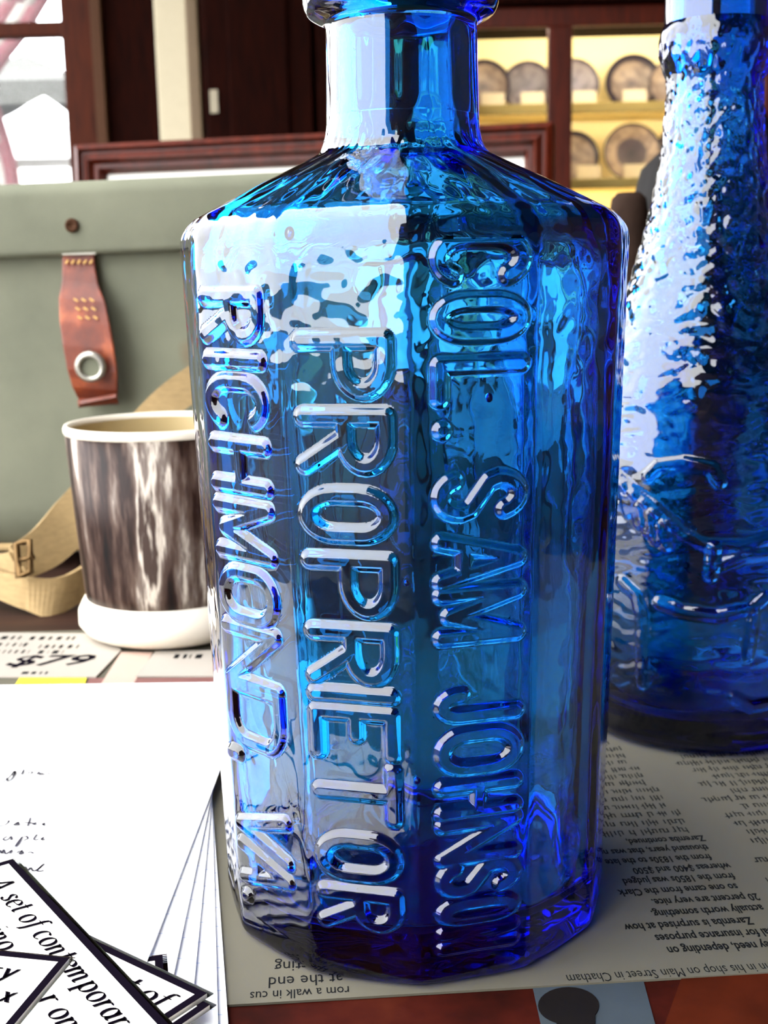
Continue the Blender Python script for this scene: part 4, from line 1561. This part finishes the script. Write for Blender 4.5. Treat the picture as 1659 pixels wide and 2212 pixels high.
    fo = strip_faces(0, nr - 1, nc, 0)
    co = lettered.reshape(-1).astype(float)
    fi = strip_faces(0, len(inner_p) - 1, nc, nV)
    join = np.stack([(nr - 1) * nc + k, (nr - 1) * nc + k2, nV + k2, nV + k], 1)
    li = nV + (len(inner_p) - 1) * nc
    cb_, ct_ = len(V) - 2, len(V) - 1
    # closing fans as degenerate-free quads: use pairs of columns
    ke = k[::2]
    bot = np.stack([np.full(len(ke), cb_), (ke + 2) % nc, (ke + 1) % nc, ke], 1)
    top = np.stack([np.full(len(ke), ct_), li + ke, li + (ke + 1) % nc, li + (ke + 2) % nc], 1)
    Fq = np.concatenate([fo, fi, join, bot, top])
    cut = np.concatenate([co, np.zeros(len(fi)), np.ones(len(join)), np.zeros(len(bot) + len(top))])
    body = mesh_from('body', V, Fq, cut, NN, 'glass', root)
    # neck
    def tube_part(name, up, down, z_gap_lo, z_gap_hi, wob=0):
        A = ring(up)
        B = ring(down)
        if wob:
            A = A + grid_normals(A) * (noise_at(th, up[:, 1], 0.10, 0.02, 31) * wob)[..., None] * np.clip(np.minimum(up[:, 1] - up[0, 1], up[-1, 1] - up[:, 1]) / 0.003, 0, 1)[:, None, None]
            B = B + grid_normals(B) * (noise_at(th, down[:, 1], 0.16, 0.03, 32) * wob * 3)[..., None] * np.clip(np.minimum(down[0, 1] - down[:, 1], down[:, 1] - down[-1, 1]) / 0.003, 0, 1)[:, None, None]
        NA_, NB_ = grid_normals(A), grid_normals(B)
        A[0, :, 2] += z_gap_lo
        B[-1, :, 2] += z_gap_lo
        A[-1, :, 2] -= z_gap_hi
        B[0, :, 2] -= z_gap_hi
        V_ = np.concatenate([A.reshape(-1, 3), B.reshape(-1, 3)])
        N_ = np.concatenate([NA_.reshape(-1, 3), NB_.reshape(-1, 3)])
        a_, b_ = len(up), len(down)
        f1 = strip_faces(0, a_ - 1, nc, 0)
        f2 = strip_faces(0, b_ - 1, nc, a_ * nc)
        j1 = np.stack([(a_ - 1) * nc + k, (a_ - 1) * nc + k2, a_ * nc + k2, a_ * nc + k], 1)
        j2 = np.stack([(a_ + b_ - 1) * nc + k, (a_ + b_ - 1) * nc + k2, k2, k], 1)
        return mesh_from(name, V_, np.concatenate([f1, f2, j1, j2]), np.concatenate([np.zeros(len(f1) + len(f2)), np.ones(len(j1) + len(j2))]), N_, 'glass', root)
    tube_part('neck', neck, nin, 1e-5, 0, 0.00006)
    # lip: split its closed profile at the top middle
    h = len(lip) // 2
    A = ring(lip)
    NA_ = grid_normals(A)
    A[0, :, 2] += 1e-5
    A[-1, :, 2] += 1e-5
    f1 = strip_faces(0, len(lip) - 1, nc, 0)
    j = np.stack([(len(lip) - 1) * nc + k, (len(lip) - 1) * nc + k2, k2, k], 1)
    mesh_from('lip', A.reshape(-1, 3), np.concatenate([f1, j]), np.concatenate([np.zeros(len(f1)), np.ones(len(j))]), NA_.reshape(-1, 3), 'glass', root)
    # letters as solids seated on the panel
    flat1, flat0, n1 = P1.reshape(-1, 3), P0.reshape(-1, 3), N1.reshape(-1, 3)
    fo_g = fowner.reshape(-1)
    for gi, ch in enumerate(glyphs):
        sel = np.nonzero(fo_g == gi)[0]
        if not len(sel):
            continue
        q_ = fo[sel]
        ids, invq = np.unique(q_.ravel(), return_inverse=True)
        q_ = invq.reshape(-1, 4)
        n_ = len(ids)
        Vl = np.concatenate([flat1[ids], flat0[ids]])
        Nl = np.concatenate([n1[ids], -n1[ids]])
        Fl = np.concatenate([q_, q_[:, ::-1] + n_])
        cutl = np.concatenate([np.zeros(len(q_)), np.ones(len(q_))])
        # rim walls between top and seat where neighbouring letters meet
        ed = {}
        for row in q_:
            for a_ in range(4):
                e = (row[a_], row[(a_ + 1) % 4])
                if (e[1], e[0]) in ed:
                    del ed[(e[1], e[0])]
                else:
                    ed[e] = 1
        rim = np.array([(b_, a_, a_ + n_, b_ + n_) for a_, b_ in ed])
        Fl = np.concatenate([Fl, rim])
        cutl = np.concatenate([cutl, np.ones(len(rim))])
        mesh_from('embossed_letter', Vl, Fl, cutl, Nl, 'glass', body)
    # air bubbles trapped in the wall
    for pan, fr_c, py, rb_ in ((1, 0.10, 505, 0.0010), (1, 0.93, 1262, 0.0005), (2, 0.02, 1690, 0.0006), (0, 0.30, 1440, 0.0005), (2, 0.62, 860, 0.0007)):
        zb_ = row_to_z(pan, fr_c, py)
        a0_ = T0 + math.radians(30) * pan
        Rr = corner_radius(zb_)
        pa_ = Vector((Rr * math.sin(a0_), -Rr * math.cos(a0_), zb_))
        a1_ = a0_ + math.radians(30)
        pb_ = Vector((Rr * math.sin(a1_), -Rr * math.cos(a1_), zb_))
        am = a0_ + math.radians(15)
        zb_ -= 0.0013
        pa_.z = pb_.z = zb_
        c_ = pa_.lerp(pb_, fr_c) - Vector((math.sin(am), -math.cos(am), 0)) * 0.0016
        bm = bmesh.new()
        bmesh.ops.create_uvsphere(bm, u_segments=20, v_segments=12, radius=rb_)
        bmesh.ops.reverse_faces(bm, faces=bm.faces)
        for f_ in bm.faces:
            f_.smooth = True
        me_ = bpy.data.meshes.new('air_bubble')
        bm.to_mesh(me_)
        bm.free()
        me_.materials.append(M['glass'])
        ob_ = bpy.data.objects.new('air_bubble', me_)
        COL.objects.link(ob_)
        ob_.parent = body
        ob_.location = c_
        ob_.scale = (1, 1, 1.25)
    return root


build_bottle()


def build_rough_bottle():
    root = thing('glass_bottle', 'dark blue rough textured figural bottle at the right, partly out of frame', 'bottle', (0.0915, 0.112, 0.0013))
    nc = 420
    th = np.linspace(0, 2 * math.pi, nc, endpoint=False)
    prof = smooth_prof(dense([(0.001, 0.004, 1), (0.030, 0.002, 1), (0.0345, 0.0, 1), (0.0372, 0.001, 1), (0.0388, 0.004, 1), (0.0385, 0.008, 1), (0.0385, 0.030, 1), (0.0392, 0.060, 1), (0.0385, 0.085, 1),
                              (0.0350, 0.105, 1), (0.0290, 0.122, 1), (0.0232, 0.138, 1), (0.0195, 0.1515, 1), (0.0168, 0.164, 1), (0.0150, 0.174, 1), (0.0138, 0.187, 1), (0.0138, 0.194, 1),
                              (0.0155, 0.199, 1), (0.0163, 0.204, 1), (0.0160, 0.2075, 1), (0.0150, 0.2095, 1)], 0.0006), 6)
    lipp = smooth_prof(dense([(0.0150, 0.2095, 1), (0.0150, 0.224, 1), (0.0153, 0.228, 1), (0.0140, 0.2300, 1), (0.0115, 0.2300, 1), (0.0105, 0.228, 1), (0.0105, 0.2095, 1)], 0.0006), 2)
    inn = smooth_prof(dense([(0.0105, 0.2095, 1), (0.0100, 0.19, 1), (0.0110, 0.172, 1), (0.0155, 0.150, 1), (0.0245, 0.124, 1), (0.0310, 0.104, 1), (0.0345, 0.085, 1), (0.0350, 0.05, 1),
                             (0.0342, 0.015, 1), (0.031, 0.009, 1), (0.001, 0.011, 1)], 0.0012), 4)

    def ring(p):
        return np.stack([p[:, 0:1] * np.sin(th)[None], -p[:, 0:1] * np.cos(th)[None], np.repeat(p[:, 1:2], nc, 1)], 2)
    P = ring(prof)
    n = grid_normals(P)
    z = prof[:, 1]
    peb = (0.45 + 0.55 * np.clip((z - 0.085) / 0.03, 0, 1)) * np.clip((z - 0.010) / 0.01, 0, 1) * np.clip((0.2085 - z) / 0.006, 0, 1)
    low = np.clip((z - 0.006) / 0.004, 0, 1) * np.clip((0.2085 - z) / 0.006, 0, 1)
    rr = np.maximum(prof[:, 0:1], 0.01) / 0.02
    pn = noise_at(th, z, 0.075, 0.0013, 41) + 0.6 * noise_at(th, z, 0.14, 0.0026, 44)
    d = (peb[:, None] * pn * 0.00034 + low[:, None] * (noise_at(th, z, 0.12, 0.003, 42) * 0.00006 + noise_at(th, z, 0.5, 0.02, 43) * 0.0004))
    # raised relief on the front (angles from the viewer side, heights in metres)
    S = th.copy()
    S[S > math.pi] -= 2 * math.pi
    SS = S[None] * 0.038 + 0 * z[:, None]
    ZZ = z[:, None] + 0 * S[None]

    def pt(px, py):
        q_ = at_y(px, py, 0.112 - 0.036)
        return (math.asin(max(-1, min(1, (q_.x - 0.0915) / 0.040))) * 0.038, q_.z)
    strokes = [[(1400, 1045), (1420, 1020), (1470, 1010), (1530, 1020), (1548, 1050)], [(1345, 1058), (1410, 1105), (1475, 1165), (1520, 1185), (1600, 1186), (1680, 1165)],
               [(1352, 1075), (1362, 1130)], [(1372, 1092), (1384, 1150)], [(1392, 1108), (1402, 1165)], [(1412, 1125), (1418, 1180)], [(1434, 1145), (1438, 1190)],
               [(1535, 1190), (1530, 1250)], [(1350, 1285), (1378, 1310), (1386, 1350), (1388, 1500)], [(1425, 1315), (1470, 1330), (1540, 1335), (1620, 1318), (1650, 1295)],
               [(1625, 1330), (1612, 1420)], [(1550, 1225), (1600, 1205), (1680, 1200)], [(1580, 1510), (1620, 1530), (1680, 1525)]]
    for s in strokes:
        dd = seg_dist(SS, ZZ, [pt(*q_) for q_ in s])
        t = np.clip((0.0022 - dd) / 0.0014, 0, 1)
        d = d + 0.0009 * t * t * (3 - 2 * t)
    P = P + n * d[..., None]
    N1 = grid_normals(P)
    Q = ring(inn)
    nq = grid_normals(Q)
    Q = Q + nq * (noise_at(th, inn[:, 1], 0.4, 0.016, 51) * 0.0005 * np.clip(inn[:, 0:1] / 0.02, 0, 1))[..., None]
    N2 = grid_normals(Q)
    k = np.arange(nc)
    k2 = (k + 1) % nc
    nr, ni = len(prof), len(inn)
    V = np.concatenate([P.reshape(-1, 3), Q.reshape(-1, 3), [[0, 0, prof[0, 1]], [0, 0, inn[-1, 1]]]])
    NN = np.concatenate([N1.reshape(-1, 3), N2.reshape(-1, 3), [[0, 0, -1], [0, 0, 1]]])
    o2 = nr * nc
    ke = k[::2]
    li = o2 + (ni - 1) * nc
    parts_ = [strip_faces(0, nr - 1, nc, 0), strip_faces(0, ni - 1, nc, o2), np.stack([np.full(len(ke), len(V) - 2), (ke + 2) % nc, (ke + 1) % nc, ke], 1),
              np.stack([np.full(len(ke), len(V) - 1), li + ke, li + (ke + 1) % nc, li + (ke + 2) % nc], 1)]
    j = np.stack([(nr - 1) * nc + k, (nr - 1) * nc + k2, o2 + k2, o2 + k], 1)
    Fq = np.concatenate(parts_ + [j])
    cut = np.concatenate([np.zeros(sum(len(p_) for p_ in parts_)), np.ones(len(j))])
    mesh_from('body', V, Fq, cut, NN, 'glass_dark', root)
    A = ring(lipp)
    NA_ = grid_normals(A)
    A[0, :, 2] += 1e-5
    A[-1, :, 2] += 1e-5
    j = np.stack([(len(lipp) - 1) * nc + k, (len(lipp) - 1) * nc + k2, k2, k], 1)
    f1 = strip_faces(0, len(lipp) - 1, nc, 0)
    mesh_from('lip', A.reshape(-1, 3), np.concatenate([f1, j]), np.concatenate([np.zeros(len(f1)), np.ones(len(j))]), NA_.reshape(-1, 3), 'glass_dark', root)
    return root


build_rough_bottle()
